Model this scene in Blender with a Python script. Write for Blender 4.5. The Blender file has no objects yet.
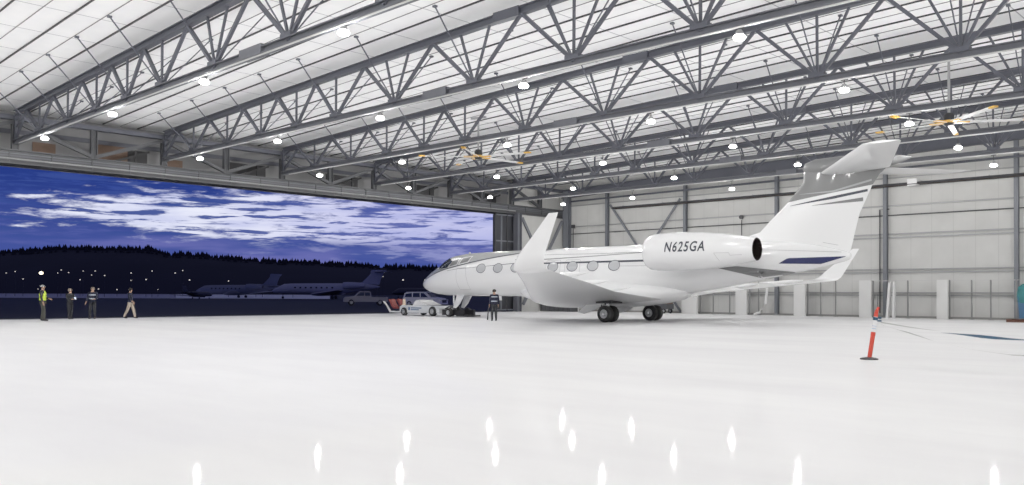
import bpy, bmesh, math, random
from mathutils import Vector, Matrix
random.seed(7)
PI = math.pi
SC = bpy.context.scene
COL = SC.collection
def R(a): return math.radians(a)

# ------------------------------------------------------------------ camera
CF = Vector((-0.69502365, 0.71886502, 0.01323667))
CR = Vector((0.71896139, 0.69503623, 0.00437737))
CU = Vector((0.00605323, -0.01255903, 0.99990281))
CH = 1.4629
FPX = 867.7
cd = bpy.data.cameras.new('camera'); cam = bpy.data.objects.new('camera', cd); COL.objects.link(cam)
CR = CR.normalized(); CU = CR.cross(CF).normalized()
m = Matrix((CR, CU, -CF)).transposed().to_4x4(); m.translation = Vector((0, 0, CH))
cam.matrix_world = m
cd.sensor_width = 36; cd.lens = FPX / 1024 * 36; cd.shift_y = (282.73 - 242.5) / 1024
cd.clip_end = 6000
SC.camera = cam
FH = Vector((CF.x, CF.y, 0)).normalized(); RH = Vector((CR.x, CR.y, 0)).normalized()
def far(u, D, z=0.0):
    """ground place at depth D metres along the view heading, u = bearing"""
    p = FH * D + RH * ((u - 512) / FPX * D)
    return Vector((p.x, p.y, z))

# ------------------------------------------------------------------ materials
MATS = {}
def mat(name, col, rough=.5, metal=0., emit=None, estr=0., coat=0., noise=None, spec=.5, bump=None, alpha=None):
    if name in MATS: return MATS[name]
    mt = bpy.data.materials.new(name); mt.use_nodes = True
    nt = mt.node_tree; b = nt.nodes['Principled BSDF']
    b.inputs['Base Color'].default_value = (*col, 1); b.inputs['Roughness'].default_value = rough
    b.inputs['Metallic'].default_value = metal
    b.inputs['Specular IOR Level'].default_value = spec
    if coat: b.inputs['Coat Weight'].default_value = coat; b.inputs['Coat Roughness'].default_value = .08
    if emit: b.inputs['Emission Color'].default_value = (*emit, 1); b.inputs['Emission Strength'].default_value = estr
    if noise:
        sc, amt = noise
        tc = nt.nodes.new('ShaderNodeTexCoord'); nz = nt.nodes.new('ShaderNodeTexNoise')
        nz.inputs['Scale'].default_value = sc; nz.inputs['Detail'].default_value = 5
        nt.links.new(tc.outputs['Object'], nz.inputs['Vector'])
        mx = nt.nodes.new('ShaderNodeMix'); mx.data_type = 'RGBA'
        mx.inputs[6].default_value = (*[c * (1 - amt) for c in col], 1)
        mx.inputs[7].default_value = (*[min(1, c * (1 + amt)) for c in col], 1)
        nt.links.new(nz.outputs['Fac'], mx.inputs[0]); nt.links.new(mx.outputs[2], b.inputs['Base Color'])
    if bump:
        sc, st = bump
        tc = nt.nodes.new('ShaderNodeTexCoord'); nz = nt.nodes.new('ShaderNodeTexNoise')
        nz.inputs['Scale'].default_value = sc; nz.inputs['Detail'].default_value = 4
        nt.links.new(tc.outputs['Object'], nz.inputs['Vector'])
        bp = nt.nodes.new('ShaderNodeBump'); bp.inputs['Strength'].default_value = st; bp.inputs['Distance'].default_value = .1
        nt.links.new(nz.outputs['Fac'], bp.inputs['Height']); nt.links.new(bp.outputs['Normal'], b.inputs['Normal'])
    if alpha is not None: b.inputs['Alpha'].default_value = alpha
    MATS[name] = mt
    return mt

# floor: white glossy epoxy with faint marks
def floor_mat():
    mt = bpy.data.materials.new('white_epoxy'); mt.use_nodes = True
    nt = mt.node_tree; N = nt.nodes; L = nt.links; b = N['Principled BSDF']
    tc = N.new('ShaderNodeTexCoord')
    mp = N.new('ShaderNodeMapping'); mp.inputs['Scale'].default_value = (.05, .16, 1)
    n1 = N.new('ShaderNodeTexNoise'); n1.inputs['Scale'].default_value = 2.2; n1.inputs['Detail'].default_value = 8; n1.inputs['Roughness'].default_value = .6
    L.new(tc.outputs['Object'], mp.inputs['Vector']); L.new(mp.outputs['Vector'], n1.inputs['Vector'])
    r1 = N.new('ShaderNodeValToRGB'); r1.color_ramp.elements[0].position = .3; r1.color_ramp.elements[1].position = .62
    r1.color_ramp.elements[0].color = (.765, .76, .775, 1); r1.color_ramp.elements[1].color = (.845, .845, .85, 1)
    L.new(n1.outputs['Fac'], r1.inputs['Fac']); n2 = N.new('ShaderNodeTexNoise'); n2.inputs['Scale'].default_value = .5; n2.inputs['Detail'].default_value = 6
    L.new(tc.outputs['Object'], n2.inputs['Vector'])
    r2 = N.new('ShaderNodeMapRange'); r2.inputs['To Min'].default_value = .02; r2.inputs['To Max'].default_value = .08
    L.new(n2.outputs['Fac'], r2.inputs['Value'])
    n3 = N.new('ShaderNodeTexNoise'); n3.inputs['Scale'].default_value = 1.6; n3.inputs['Detail'].default_value = 2
    L.new(tc.outputs['Object'], n3.inputs['Vector'])
    bp = N.new('ShaderNodeBump'); bp.inputs['Strength'].default_value = .035; bp.inputs['Distance'].default_value = .02
    L.new(n3.outputs['Fac'], bp.inputs['Height'])
    df = N.new('ShaderNodeBsdfDiffuse'); gl = N.new('ShaderNodeBsdfGlossy'); ms = N.new('ShaderNodeMixShader'); ms.inputs[0].default_value = .085
    gl.inputs['Color'].default_value = (1, 1, 1, 1)
    L.new(r1.outputs['Color'], df.inputs['Color']); L.new(r2.outputs['Result'], gl.inputs['Roughness']); L.new(bp.outputs['Normal'], gl.inputs['Normal'])
    L.new(df.outputs[0], ms.inputs[1]); L.new(gl.outputs[0], ms.inputs[2]); L.new(ms.outputs[0], N['Material Output'].inputs['Surface'])
    N.remove(b)
    return mt
# roof liner: white sheeting with seams and soft wrinkles
def liner_mat():
    mt = bpy.data.materials.new('roof_liner'); mt.use_nodes = True
    nt = mt.node_tree; N = nt.nodes; L = nt.links; b = N['Principled BSDF']
    tc = N.new('ShaderNodeTexCoord')
    n1 = N.new('ShaderNodeTexNoise'); n1.inputs['Scale'].default_value = .9; n1.inputs['Detail'].default_value = 7
    L.new(tc.outputs['Object'], n1.inputs['Vector'])
    r1 = N.new('ShaderNodeValToRGB'); r1.color_ramp.elements[0].position = .3; r1.color_ramp.elements[1].position = .7
    r1.color_ramp.elements[0].color = (.90, .905, .915, 1); r1.color_ramp.elements[1].color = (.97, .97, .97, 1)
    L.new(n1.outputs['Fac'], r1.inputs['Fac'])
    sx = N.new('ShaderNodeSeparateXYZ'); L.new(tc.outputs['Object'], sx.inputs[0])
    ad = N.new('ShaderNodeMath'); ad.operation = 'MULTIPLY_ADD'; ad.inputs[1].default_value = 1 / 3.1; ad.inputs[2].default_value = 40
    L.new(sx.outputs['X'], ad.inputs[0])
    fr = N.new('ShaderNodeMath'); fr.operation = 'FRACT'; L.new(ad.outputs[0], fr.inputs[0])
    lt = N.new('ShaderNodeMath'); lt.operation = 'LESS_THAN'; lt.inputs[1].default_value = .016; L.new(fr.outputs[0], lt.inputs[0])
    mx = N.new('ShaderNodeMix'); mx.data_type = 'RGBA'; mx.inputs[7].default_value = (.42, .42, .45, 1)
    L.new(lt.outputs[0], mx.inputs[0]); L.new(r1.outputs['Color'], mx.inputs[6]); L.new(mx.outputs[2], b.inputs['Base Color'])
    bp = N.new('ShaderNodeBump'); bp.inputs['Strength'].default_value = .5; bp.inputs['Distance'].default_value = .12
    L.new(n1.outputs['Fac'], bp.inputs['Height']); L.new(bp.outputs['Normal'], b.inputs['Normal'])
    b.inputs['Roughness'].default_value = .7
    return mt
# wall liner: pale sheeting with vertical seams
def wall_mat(name, axis='X', col=(.60, .60, .585)):
    mt = bpy.data.materials.new(name); mt.use_nodes = True
    nt = mt.node_tree; N = nt.nodes; L = nt.links; b = N['Principled BSDF']
    tc = N.new('ShaderNodeTexCoord')
    n1 = N.new('ShaderNodeTexNoise'); n1.inputs['Scale'].default_value = .8; n1.inputs['Detail'].default_value = 5
    L.new(tc.outputs['Object'], n1.inputs['Vector'])
    r1 = N.new('ShaderNodeValToRGB'); r1.color_ramp.elements[0].position = .3; r1.color_ramp.elements[1].position = .7
    r1.color_ramp.elements[0].color = (*[c * .94 for c in col], 1); r1.color_ramp.elements[1].color = (*[c * 1.04 for c in col], 1)
    L.new(n1.outputs['Fac'], r1.inputs['Fac'])
    sx = N.new('ShaderNodeSeparateXYZ'); L.new(tc.outputs['Object'], sx.inputs[0])
    ad = N.new('ShaderNodeMath'); ad.operation = 'MULTIPLY_ADD'; ad.inputs[1].default_value = 1 / 1.312; ad.inputs[2].default_value = 100
    L.new(sx.outputs[axis], ad.inputs[0])
    fr = N.new('ShaderNodeMath'); fr.operation = 'FRACT'; L.new(ad.outputs[0], fr.inputs[0])
    lt = N.new('ShaderNodeMath'); lt.operation = 'LESS_THAN'; lt.inputs[1].default_value = .03; L.new(fr.outputs[0], lt.inputs[0])
    mx = N.new('ShaderNodeMix'); mx.data_type = 'RGBA'; mx.inputs[7].default_value = (*[c * .86 for c in col], 1)
    L.new(lt.outputs[0], mx.inputs[0]); L.new(r1.outputs['Color'], mx.inputs[6]); L.new(mx.outputs[2], b.inputs['Base Color'])
    bp = N.new('ShaderNodeBump'); bp.inputs['Strength'].default_value = .25; bp.inputs['Distance'].default_value = .1
    L.new(n1.outputs['Fac'], bp.inputs['Height']); L.new(bp.outputs['Normal'], b.inputs['Normal'])
    b.inputs['Roughness'].default_value = .65
    return mt

M_floor = floor_mat(); M_liner = liner_mat(); M_wallx = wall_mat('wall_liner', 'X'); M_wally = wall_mat('wall_liner_side', 'Y')
M_steel = mat('grey_steel', (.078, .083, .106), .5, noise=(3, .12))
M_steel_l = mat('pale_steel', (.105, .11, .13), .5, noise=(3, .1))
M_column = mat('column_paint', (.16, .17, .195), .5, noise=(2, .1))
M_girt = mat('galvanised', (.34, .345, .35), .45, .3)
M_dark = mat('dark_trim', (.05, .05, .055), .6)
M_black = mat('black_paint', (.015, .015, .018), .5)
M_hdr = mat('header_steel', (.07, .073, .08), .5, noise=(2, .12))
M_hpanel = mat('header_panel', (.22, .22, .225), .7, noise=(1.2, .12))
M_brown = mat('brown_board', (.16, .10, .07), .8, noise=(3, .3))
M_white = mat('white_aircraft_paint', (.86, .865, .87), .22, coat=.5)
M_silver = mat('silver_aircraft_paint', (.36, .37, .375), .3, coat=.4)
M_greyp = mat('grey_aircraft_paint', (.165, .168, .17), .35, coat=.3)
M_navy = mat('navy_paint', (.007, .012, .085), .35)
M_line = mat('charcoal_stripe', (.035, .04, .06), .35)
M_seam = mat('panel_seam', (.42, .42, .43), .5)
M_glass = mat('cabin_window_glass', (.50, .51, .53), .2)
M_rim = mat('window_rim', (.62, .63, .64), .3, .2)
M_cock = mat('cockpit_glass', (.02, .025, .04), .08, spec=.9)
M_tire = mat('tyre_rubber', (.018, .018, .018), .75)
M_hub = mat('wheel_hub', (.45, .46, .47), .35, .5)
M_chrome = mat('polished_metal', (.62, .63, .65), .22, .9)
M_hot = mat('exhaust_dark', (.012, .007, .005), .6, .3)
M_wpaint = mat('white_paint', (.80, .80, .80), .4)
M_wpanel = mat('white_panel', (.72, .72, .71), .5, noise=(1, .04))
M_red = mat('red_plastic', (.62, .045, .02), .45)
M_yel = mat('yellow_paint', (.75, .42, .06), .45)
M_blue = mat('blue_strap', (.008, .055, .11), .5)
M_teal = mat('teal_tarp', (.02, .18, .19), .5, bump=(4, .5))
M_bluet = mat('blue_tarp', (.03, .11, .22), .5, bump=(4, .5))
M_wood = mat('red_brown_wood', (.10, .035, .02), .7)
M_skin = mat('skin', (.45, .27, .19), .55)
M_lens = mat('lamp_lens', (1, 1, 1), .4, emit=(1, .985, .96), estr=20)

# ------------------------------------------------------------------ mesh helpers
class MB:
    def __init__(s): s.v = []; s.f = []; s.mi = []; s.cm = 0
    def add(s, vs, fs, mi=None):
        o = len(s.v); s.v += [tuple(v) for v in vs]
        for f in fs: s.f.append(tuple(i + o for i in f)); s.mi.append(s.cm if mi is None else mi)
    def box(s, x0, x1, y0, y1, z0, z1, mi=None):
        vs = [(x, y, z) for x in (x0, x1) for y in (y0, y1) for z in (z0, z1)]
        s.add(vs, [(0, 1, 3, 2), (4, 6, 7, 5), (0, 4, 5, 1), (2, 3, 7, 6), (0, 2, 6, 4), (1, 5, 7, 3)], mi)
    def bar(s, p, q, w, h, up=(0, 0, 1), mi=None):
        p = Vector(p); q = Vector(q); d = (q - p).normalized(); up = Vector(up)
        if abs(d.dot(up)) > .99: up = Vector((1, 0, 0))
        a = d.cross(up).normalized(); b = a.cross(d).normalized()
        vs = [e + a * (sx * w / 2) + b * (sy * h / 2) for e in (p, q) for sx, sy in ((-1, -1), (1, -1), (1, 1), (-1, 1))]
        s.add(vs, [(3, 2, 1, 0), (4, 5, 6, 7), (0, 1, 5, 4), (1, 2, 6, 5), (2, 3, 7, 6), (3, 0, 4, 7)], mi)
    def ibar(s, p, q, w, h, t=.03, up=(0, 0, 1)):
        """I-section: web + two flanges"""
        p = Vector(p); q = Vector(q); d = (q - p).normalized(); upv = Vector(up)
        if abs(d.dot(upv)) > .99: upv = Vector((1, 0, 0))
        a = d.cross(upv).normalized(); b = a.cross(d).normalized()
        s.bar(p, q, t, h - t, up); s.bar(p + b * (h - t) / 2, q + b * (h - t) / 2, w, t, up); s.bar(p - b * (h - t) / 2, q - b * (h - t) / 2, w, t, up)
    def tube(s, pts, r, n=8, mi=None, caps=True):
        pts = [Vector(p) for p in pts]; rs = r if isinstance(r, (list, tuple)) else [r] * len(pts)
        rings = []; ref = Vector((0, 0, 1))
        for i, p in enumerate(pts):
            d = (pts[min(i + 1, len(pts) - 1)] - pts[max(i - 1, 0)]).normalized()
            if abs(d.dot(ref)) > .95: ref = Vector((1, 0, 0)) if abs(d.x) < .9 else Vector((0, 1, 0))
            a = d.cross(ref).normalized(); b = a.cross(d)
            rings.append([p + a * math.cos(2 * PI * k / n) * rs[i] + b * math.sin(2 * PI * k / n) * rs[i] for k in range(n)])
        s.loft(rings, True, caps, mi)
    def loft(s, rings, closed=True, caps=True, mi=None):
        n = len(rings[0]); vs = [v for r in rings for v in r]; fs = []
        for i in range(len(rings) - 1):
            for k in range(n if closed else n - 1):
                a = i * n + k; b = i * n + (k + 1) % n
                fs.append((a, b, b + n, a + n))
        if caps and closed:
            fs.append(tuple(range(n))[::-1]); fs.append(tuple((len(rings) - 1) * n + k for k in range(n)))
        s.add(vs, fs, mi)
    def lathe(s, prof, n=24, axis='X', c=(0, 0, 0), mi=None, caps=False):
        rings = []
        for a, r in prof:
            ring = []
            for k in range(n):
                t = 2 * PI * k / n; u, w = r * math.cos(t), r * math.sin(t)
                ring.append({'X': (c[0] + a, c[1] + u, c[2] + w), 'Y': (c[0] + u, c[1] + a, c[2] + w), 'Z': (c[0] + u, c[1] + w, c[2] + a)}[axis])
            rings.append(ring)
        s.loft(rings, True, caps, mi)
    def prism(s, poly, axis, a0, a1, mi=None, inset=0):
        """polygon in the plane normal to axis, extruded a0..a1"""
        def P(u, v, a): return {'X': (a, u, v), 'Y': (u, a, v), 'Z': (u, v, a)}[axis]
        n = len(poly)
        vs = [P(u, v, a0) for u, v in poly] + [P(u, v, a1) for u, v in poly]
        s.add(vs, [tuple(range(n)), tuple(range(2 * n - 1, n - 1, -1))] + [(i, (i + 1) % n, (i + 1) % n + n, i + n) for i in range(n)], mi)
    def build(s, name, mats, parent=None, smooth=False, loc=None, rotz=0, auto=35):
        me = bpy.data.meshes.new(name); me.from_pydata(s.v, [], s.f)
        if not isinstance(mats, (list, tuple)): mats = [mats]
        for m_ in mats: me.materials.append(m_)
        me.polygons.foreach_set('material_index', s.mi)
        bm = bmesh.new(); bm.from_mesh(me); bmesh.ops.recalc_face_normals(bm, faces=bm.faces)
        if smooth:
            for f in bm.faces: f.smooth = True
            for e in bm.edges:
                if len(e.link_faces) == 2 and e.calc_face_angle(0) > R(auto): e.smooth = False
        bm.to_mesh(me); bm.free(); me.update()
        o = bpy.data.objects.new(name, me); COL.objects.link(o)
        if parent: o.parent = parent
        if loc is not None: o.location = loc
        if rotz: o.rotation_euler = (0, 0, rotz)
        return o
def tag(o, label, cat, group=None, kind=None):
    o['label'] = label
    if cat: o['category'] = cat
    if group: o['group'] = group
    if kind: o['kind'] = kind
    return o
def thing(name, label, cat, loc=(0, 0, 0), rotz=0, group=None):
    o = bpy.data.objects.new(name, None); COL.objects.link(o); o.location = loc; o.rotation_euler = (0, 0, rotz)
    o.empty_display_size = .2
    return tag(o, label, cat, group)
def copy_tree(o, parent=None):
    c = o.copy(); COL.objects.link(c)
    if parent: c.parent = parent
    for ch in list(o.children): copy_tree(ch, c)
    return c
def struct(o): o['kind'] = 'structure'; return o
ORD = ['first', 'second', 'third', 'fourth', 'fifth', 'sixth', 'seventh', 'eighth', 'ninth', 'tenth', 'eleventh', 'twelfth', 'thirteenth', 'fourteenth', 'fifteenth', 'sixteenth']

# ------------------------------------------------------------------ building shell
XD = -51.03; YW = 59.76; XE = 16.0; YB = -12.0
def zt(x): return 10.95 + .0275 * (min(x, 0) + 51) - .0275 * max(x, 0)       # top chord centre line
def zr(x): return zt(x) + .42                                                 # roof liner
b = MB(); b.box(XD, XE, YB, YW, -.25, 0); struct(b.build('floor', M_floor))
b = MB()
for x0, x1 in ((XD - 1.6, 0), (0, XE)):
    b.add([(x0, YB, zr(x0)), (x1, YB, zr(x1)), (x1, YW + .2, zr(x1)), (x0, YW + .2, zr(x0)), (x0, YB, zr(x0) + .2), (x1, YB, zr(x1) + .2), (x1, YW + .2, zr(x1) + .2), (x0, YW + .2, zr(x0) + .2)],
          [(0, 1, 2, 3), (4, 7, 6, 5), (0, 3, 7, 4), (1, 5, 6, 2), (0, 4, 5, 1), (3, 2, 6, 7)])
struct(b.build('ceiling', M_liner))
b = MB(); b.box(XD - .2, XE, YW, YW + .2, 0, 12.8); b.box(XD - 1.7, XD - .2, YW, YW + .2, 8.4, 11.4); struct(b.build('wall_back', M_wallx))
b = MB(); b.box(XE, XE + .2, YB, YW, 0, 12.8); struct(b.build('wall_right', M_wally))
b = MB(); b.box(XD - .2, XE, YB - .2, YB, 0, 12.8); struct(b.build('wall_front', M_wallx))
b = MB(); b.box(XD - .2, XD, 53.75, YW, 0, 8.5); b.box(XD - 1.7, XD - .7, 53.75, YW + .2, 8.4, 11.3); b.box(XD - .2, XD, YB, 4, 0, 8.5); struct(b.build('wall_left', M_wally))
# back wall rails (girts), skirting
TR = [0]
def trim(bm_, m_):
    TR[0] += 1; return struct(bm_.build('trim_%d' % TR[0], m_))
for z, h, m_ in ((7.52, .10, M_girt), (6.88, .07, M_dark), (9.4, .08, M_girt), (5.62, .09, M_girt), (5.38, .09, M_girt), (3.24, .08, M_girt), (3.04, .08, M_girt), (1.68, .08, M_girt), (1.50, .07, M_girt)):
    b = MB(); b.box(XD, XE, YW - .12, YW, z - h / 2, z + h / 2); trim(b, m_)
b = MB(); b.box(XD, XE, YW - .1, YW, 0, .14); struct(b.build('baseboard_back', mat('skirting', (.25, .24, .22), .6)))
# columns of the back wall
XC = [-46.23 + 7.868 * i for i in range(8)]
CN = ['column behind the near wingtip of the jet', 'column just left of the engine', 'column right behind the engine exhaust', 'column right of the tail fin', 'column at the right edge of the photo, above the blue bin', 'column past the blue bin', 'column well past the blue bin', 'column furthest from the hangar door']
def column(x, y, z1, label, along='x', name='wall_column', w=.24, d=.28):
    t = thing(name, label, 'column', (x, y, 0))
    b = MB()
    b.box(-w / 2, w / 2, -d, -d + .04, 0, z1); b.box(-w / 2, w / 2, -.04, 0, 0, z1); b.build('flange', M_column, t)
    b = MB(); b.box(-.03, .03, -d + .04, -.04, 0, z1); b.build('web', M_column, t)
    b = MB(); b.box(-w / 2 - .08, w / 2 + .08, -d - .08, .0, 0, .04); b.build('base_plate', M_girt, t)
    return t
for x, n in zip(XC, CN): column(x + .1, YW - .13, zt(x) - .1, 'dark grey steel ' + n + ' on the back wall')
# corner column and braced bay beside the door opening
column(XD + .45, YW - .13, 10.7, 'wide dark grey corner column where door wall meets back wall', w=.6, d=.5)
t = thing('door_column', 'grey steel column at the right end of the door opening', 'column', (XD + .1, 53.4, 0))
b = MB(); b.box(-.25, .25, -.32, -.28, 0, 8.4); b.box(-.25, .25, .18, .22, 0, 8.4); b.build('flange', M_steel_l, t)
b = MB(); b.box(-.03, .03, -.28, .18, 0, 8.4); b.build('web', M_column, t)
def xbrace(name, label, corners, w, parentloc=(0, 0, 0)):
    t = thing(name, label, 'brace', parentloc)
    for p, q in corners:
        b = MB(); o = Vector(parentloc); b.bar(Vector(p) - o, Vector(q) - o, w, w * .6, (1, 0, 0) if abs(p[1] - q[1]) > 1 else (0, 1, 0)); b.build('brace_rod', M_column, t)
xbrace('cross_bracing', 'grey cross bracing on the pale bay between door and corner', [((XD + .15, 53.85, 8.0), (XD + .15, 58.9, .6)), ((XD + .3, 58.9, 8.0), (XD + .3, 53.85, .6))], .24, (XD + .2, 56.5, 0))
xbrace('cross_bracing', 'dark cross bracing on the back wall above the jet fuselage', [((XC[0] + .4, YW - .24, 9.2), (XC[1] - .3, YW - .24, .08)), ((XC[1] - .3, YW - .38, 9.2), (XC[0] + .4, YW - .38, .08))], .17, ((XC[0] + XC[1]) / 2, YW - .35, 0))
# wall head beam
b = MB(); b.ibar((XD, YW - .5, 10.45), (0, YW - .5, 11.75), .35, .75, .06); tag(b.build('eave_beam', M_steel), 'deep grey steel beam along the top of the back wall', 'beam')
b = MB(); b.bar((XD + 1, YW - .485, 9.75), (0, YW - .485, 10.1), .14, .14); tag(b.build('eave_tie', M_steel), 'thin grey tie running just below the back wall head beam', 'beam')
# tube heater on the wall
t = thing('tube_heater', 'long dark radiant tube heater hung high on the back wall', 'heater', (0, YW - .9, 0))
b = MB(); b.prism([(-.3, 8.74), (-.12, 8.90), (.12, 8.90), (.3, 8.74), (.26, 8.72), (.10, 8.86), (-.10, 8.86), (-.26, 8.72)], 'X', -45, -12); b.build('reflector', M_dark, t)
b = MB(); b.tube([(-45, 0, 8.78), (-12, 0, 8.78)], .05); b.build('burner_tube', mat('rusty_tube', (.12, .07, .05), .6), t)
b = MB(); b.box(-20.8, -20.2, -.25, .25, 8.65, 9.1); b.build('burner_box', M_wpaint, t)
for x in range(-44, -11, 4):
    b = MB(); b.box(x - .03, x + .03, -.03, .77, 8.9, 8.96); b.build('bracket', M_girt, t)
# conduits
b = MB(); b.tube([(-22.93, YW - .2, .3), (-22.93, YW - .2, 7.3), (-22.3, YW - .2, 7.3)], .045); tag(b.build('wall_conduit', M_dark), 'thin dark pipe running up the wall beside the column right of the tail', 'pipe')
b = MB(); b.tube([(-50.0, YW - .2, 2.0), (-50.0, YW - .2, 7.6)], .035); b.box(-50.15, -49.85, YW - .3, YW - .12, 7.4, 7.7); tag(b.build('wall_conduit', M_dark), 'thin dark pipe with a small box near the corner behind the near wingtip', 'pipe')
b = MB(); b.tube([(-33.3, YW - .2, 3.0), (-33.3, YW - .2, 7.2)], .035); b.lathe([(-.1, .0), (-.1, .16), (.05, .16), (.05, 0)], 12, 'Y', (-33.3, YW - .25, 7.4)); tag(b.build('wall_conduit', M_dark), 'thin dark pipe ending in a round fitting above the engine', 'pipe')

# ------------------------------------------------------------------ door header
Y0H = 5.0
t = thing('door_header', 'long grey steel header structure over the open hangar door', 'door header', (XD, 30, 0))
def hb(x0, x1, y0, y1, z0, z1, name, m_):
    b = MB(); b.box(x0, x1, y0 - 30, y1 - 30, z0, z1); return b.build(name, m_, t)
hb(-.35, .05, Y0H, YW, 8.32, 8.95, 'fascia', M_hdr)
hb(-.45, .30, Y0H, YW, 8.95, 9.01, 'top_flange', M_hdr)
hb(-.45, .22, Y0H, YW, 8.26, 8.32, 'bottom_flange', M_hdr)
for q in range(26):
    hb(.05, .12, 6 + q * 2.1, 6.05 + q * 2.1, 8.34, 8.93, 'stiffener', M_hdr)
hb(.05, .09, Y0H, YW, 8.32, 8.44, 'lower_strip', M_dark)
hb(.05, .10, Y0H, YW, 8.80, 8.84, 'fascia_strip', M_column)  # thin grey strip along the upper fascia
hb(-1.1, -.45, Y0H, 53, 8.26, 8.40, 'door_track', M_dark)
hb(-.2, .08, Y0H, YW, 8.66, 8.72, 'cable_tray', M_steel_l)
b = MB(); b.tube([(.16, Y0H - 30, 8.52), (.16, 23, 8.52)], .045); b.build('conduit', M_girt, t)
hb(-.25, .15, Y0H, YW, 10.62, 10.86, 'top_beam', M_steel)
hb(-1.62, -1.55, Y0H, YW, 8.3, 11.4, 'back_panel', M_hpanel)
hb(-1.5, -1.42, Y0H, YW, 10.1, 10.35, 'purlin', M_steel)
YT = [14.7, 22.75, 30.75, 38.3, 45.7, 52.7]
posts = []
for i, y in enumerate(YT): posts += [y, (y + (YT + [59.76])[i + 1]) / 2]
posts = [10.6] + posts
for y in posts[:-1] + [posts[-1]]:
    b = MB(); b.box(-.14, .14, y - 30 - .17, y - 30 - .13, 9.0, 10.7); b.box(-.14, .14, y - 30 + .13, y - 30 + .17, 9.0, 10.7); b.box(-.02, .02, y - 30 - .13, y - 30 + .13, 9.0, 10.7); b.build('post', M_hdr, t)
for i, y in enumerate(YT):
    for dy in (-1, 1):
        ym = y + dy * ((YT[i] - (YT[i - 1] if i else 6.7)) / 2 if dy < 0 else ((YT + [59.76])[i + 1] - y) / 2)
        b = MB(); b.bar((.02, y - 30, 10.55), (.02, ym - 30, 9.08), .2, .2, (1, 0, 0)); b.build('diagonal', M_hdr, t)
for i, y in enumerate(YT):
    hb(-1.54, -1.50, y - 3.1, y - .35, 9.0, 10.0, 'recess_shade', M_black)  # black sheet on the back panel, painted shade of a recess
    b = MB(); b.bar((-.9, y - 30 - 2.6, 9.1), (-.9, y - 30 - .5, 9.9), .12, .12, (1, 0, 0)); b.bar((-.9, y - 30 - 1.3, 9.0), (-.9, y - 30 - 1.3, 9.9), .1, .1); b.build('track_hanger', M_black, t)
hb(-1.49, -1.46, 19.3, 21.2, 9.0, 10.1, 'board', M_brown)
hb(-1.49, -1.46, 23.4, 24.6, 9.0, 9.7, 'board', M_brown)
hb(-1.49, -1.46, 16.0, 17.2, 9.0, 9.8, 'board', M_brown)
# stacked door leaves at the right jamb
for k, (x, y) in enumerate(((XD - .45, 51.05), (XD - .85, 51.4), (XD - 1.25, 51.75))):
    t = thing('hangar_door_leaf', 'dark hangar door leaf parked at the right jamb, ' + ['innermost', 'middle', 'outermost'][k] + ' of three', 'door leaf', (x, y, 0))
    b = MB(); b.box(-.05, .05, 0, 2.6, .1, 8.2); b.build('sheeting', mat('door_sheet', (.035, .037, .045), .6), t)
    for yy in (0, .72, 1.4, 2.5):
        b = MB(); b.box(.05, .16, yy, yy + .1, .1, 8.2); b.build('stile', [M_dark, M_column, M_dark, M_dark][(0, .72, 1.4, 2.5).index(yy)], t)
    b = MB()
    for zz in (.1, 1.9, 3.9, 5.9, 8.1): b.box(.05, .14, 0, 2.6, zz, zz + .1)
    b.build('rail', M_column, t)
b = MB(); b.box(-.6, .6, 0, 45, -.0, .012); struct(b.build('trim_30', mat('threshold', (.05, .05, .055), .6), loc=(XD - .6, 6, -.012)))

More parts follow.
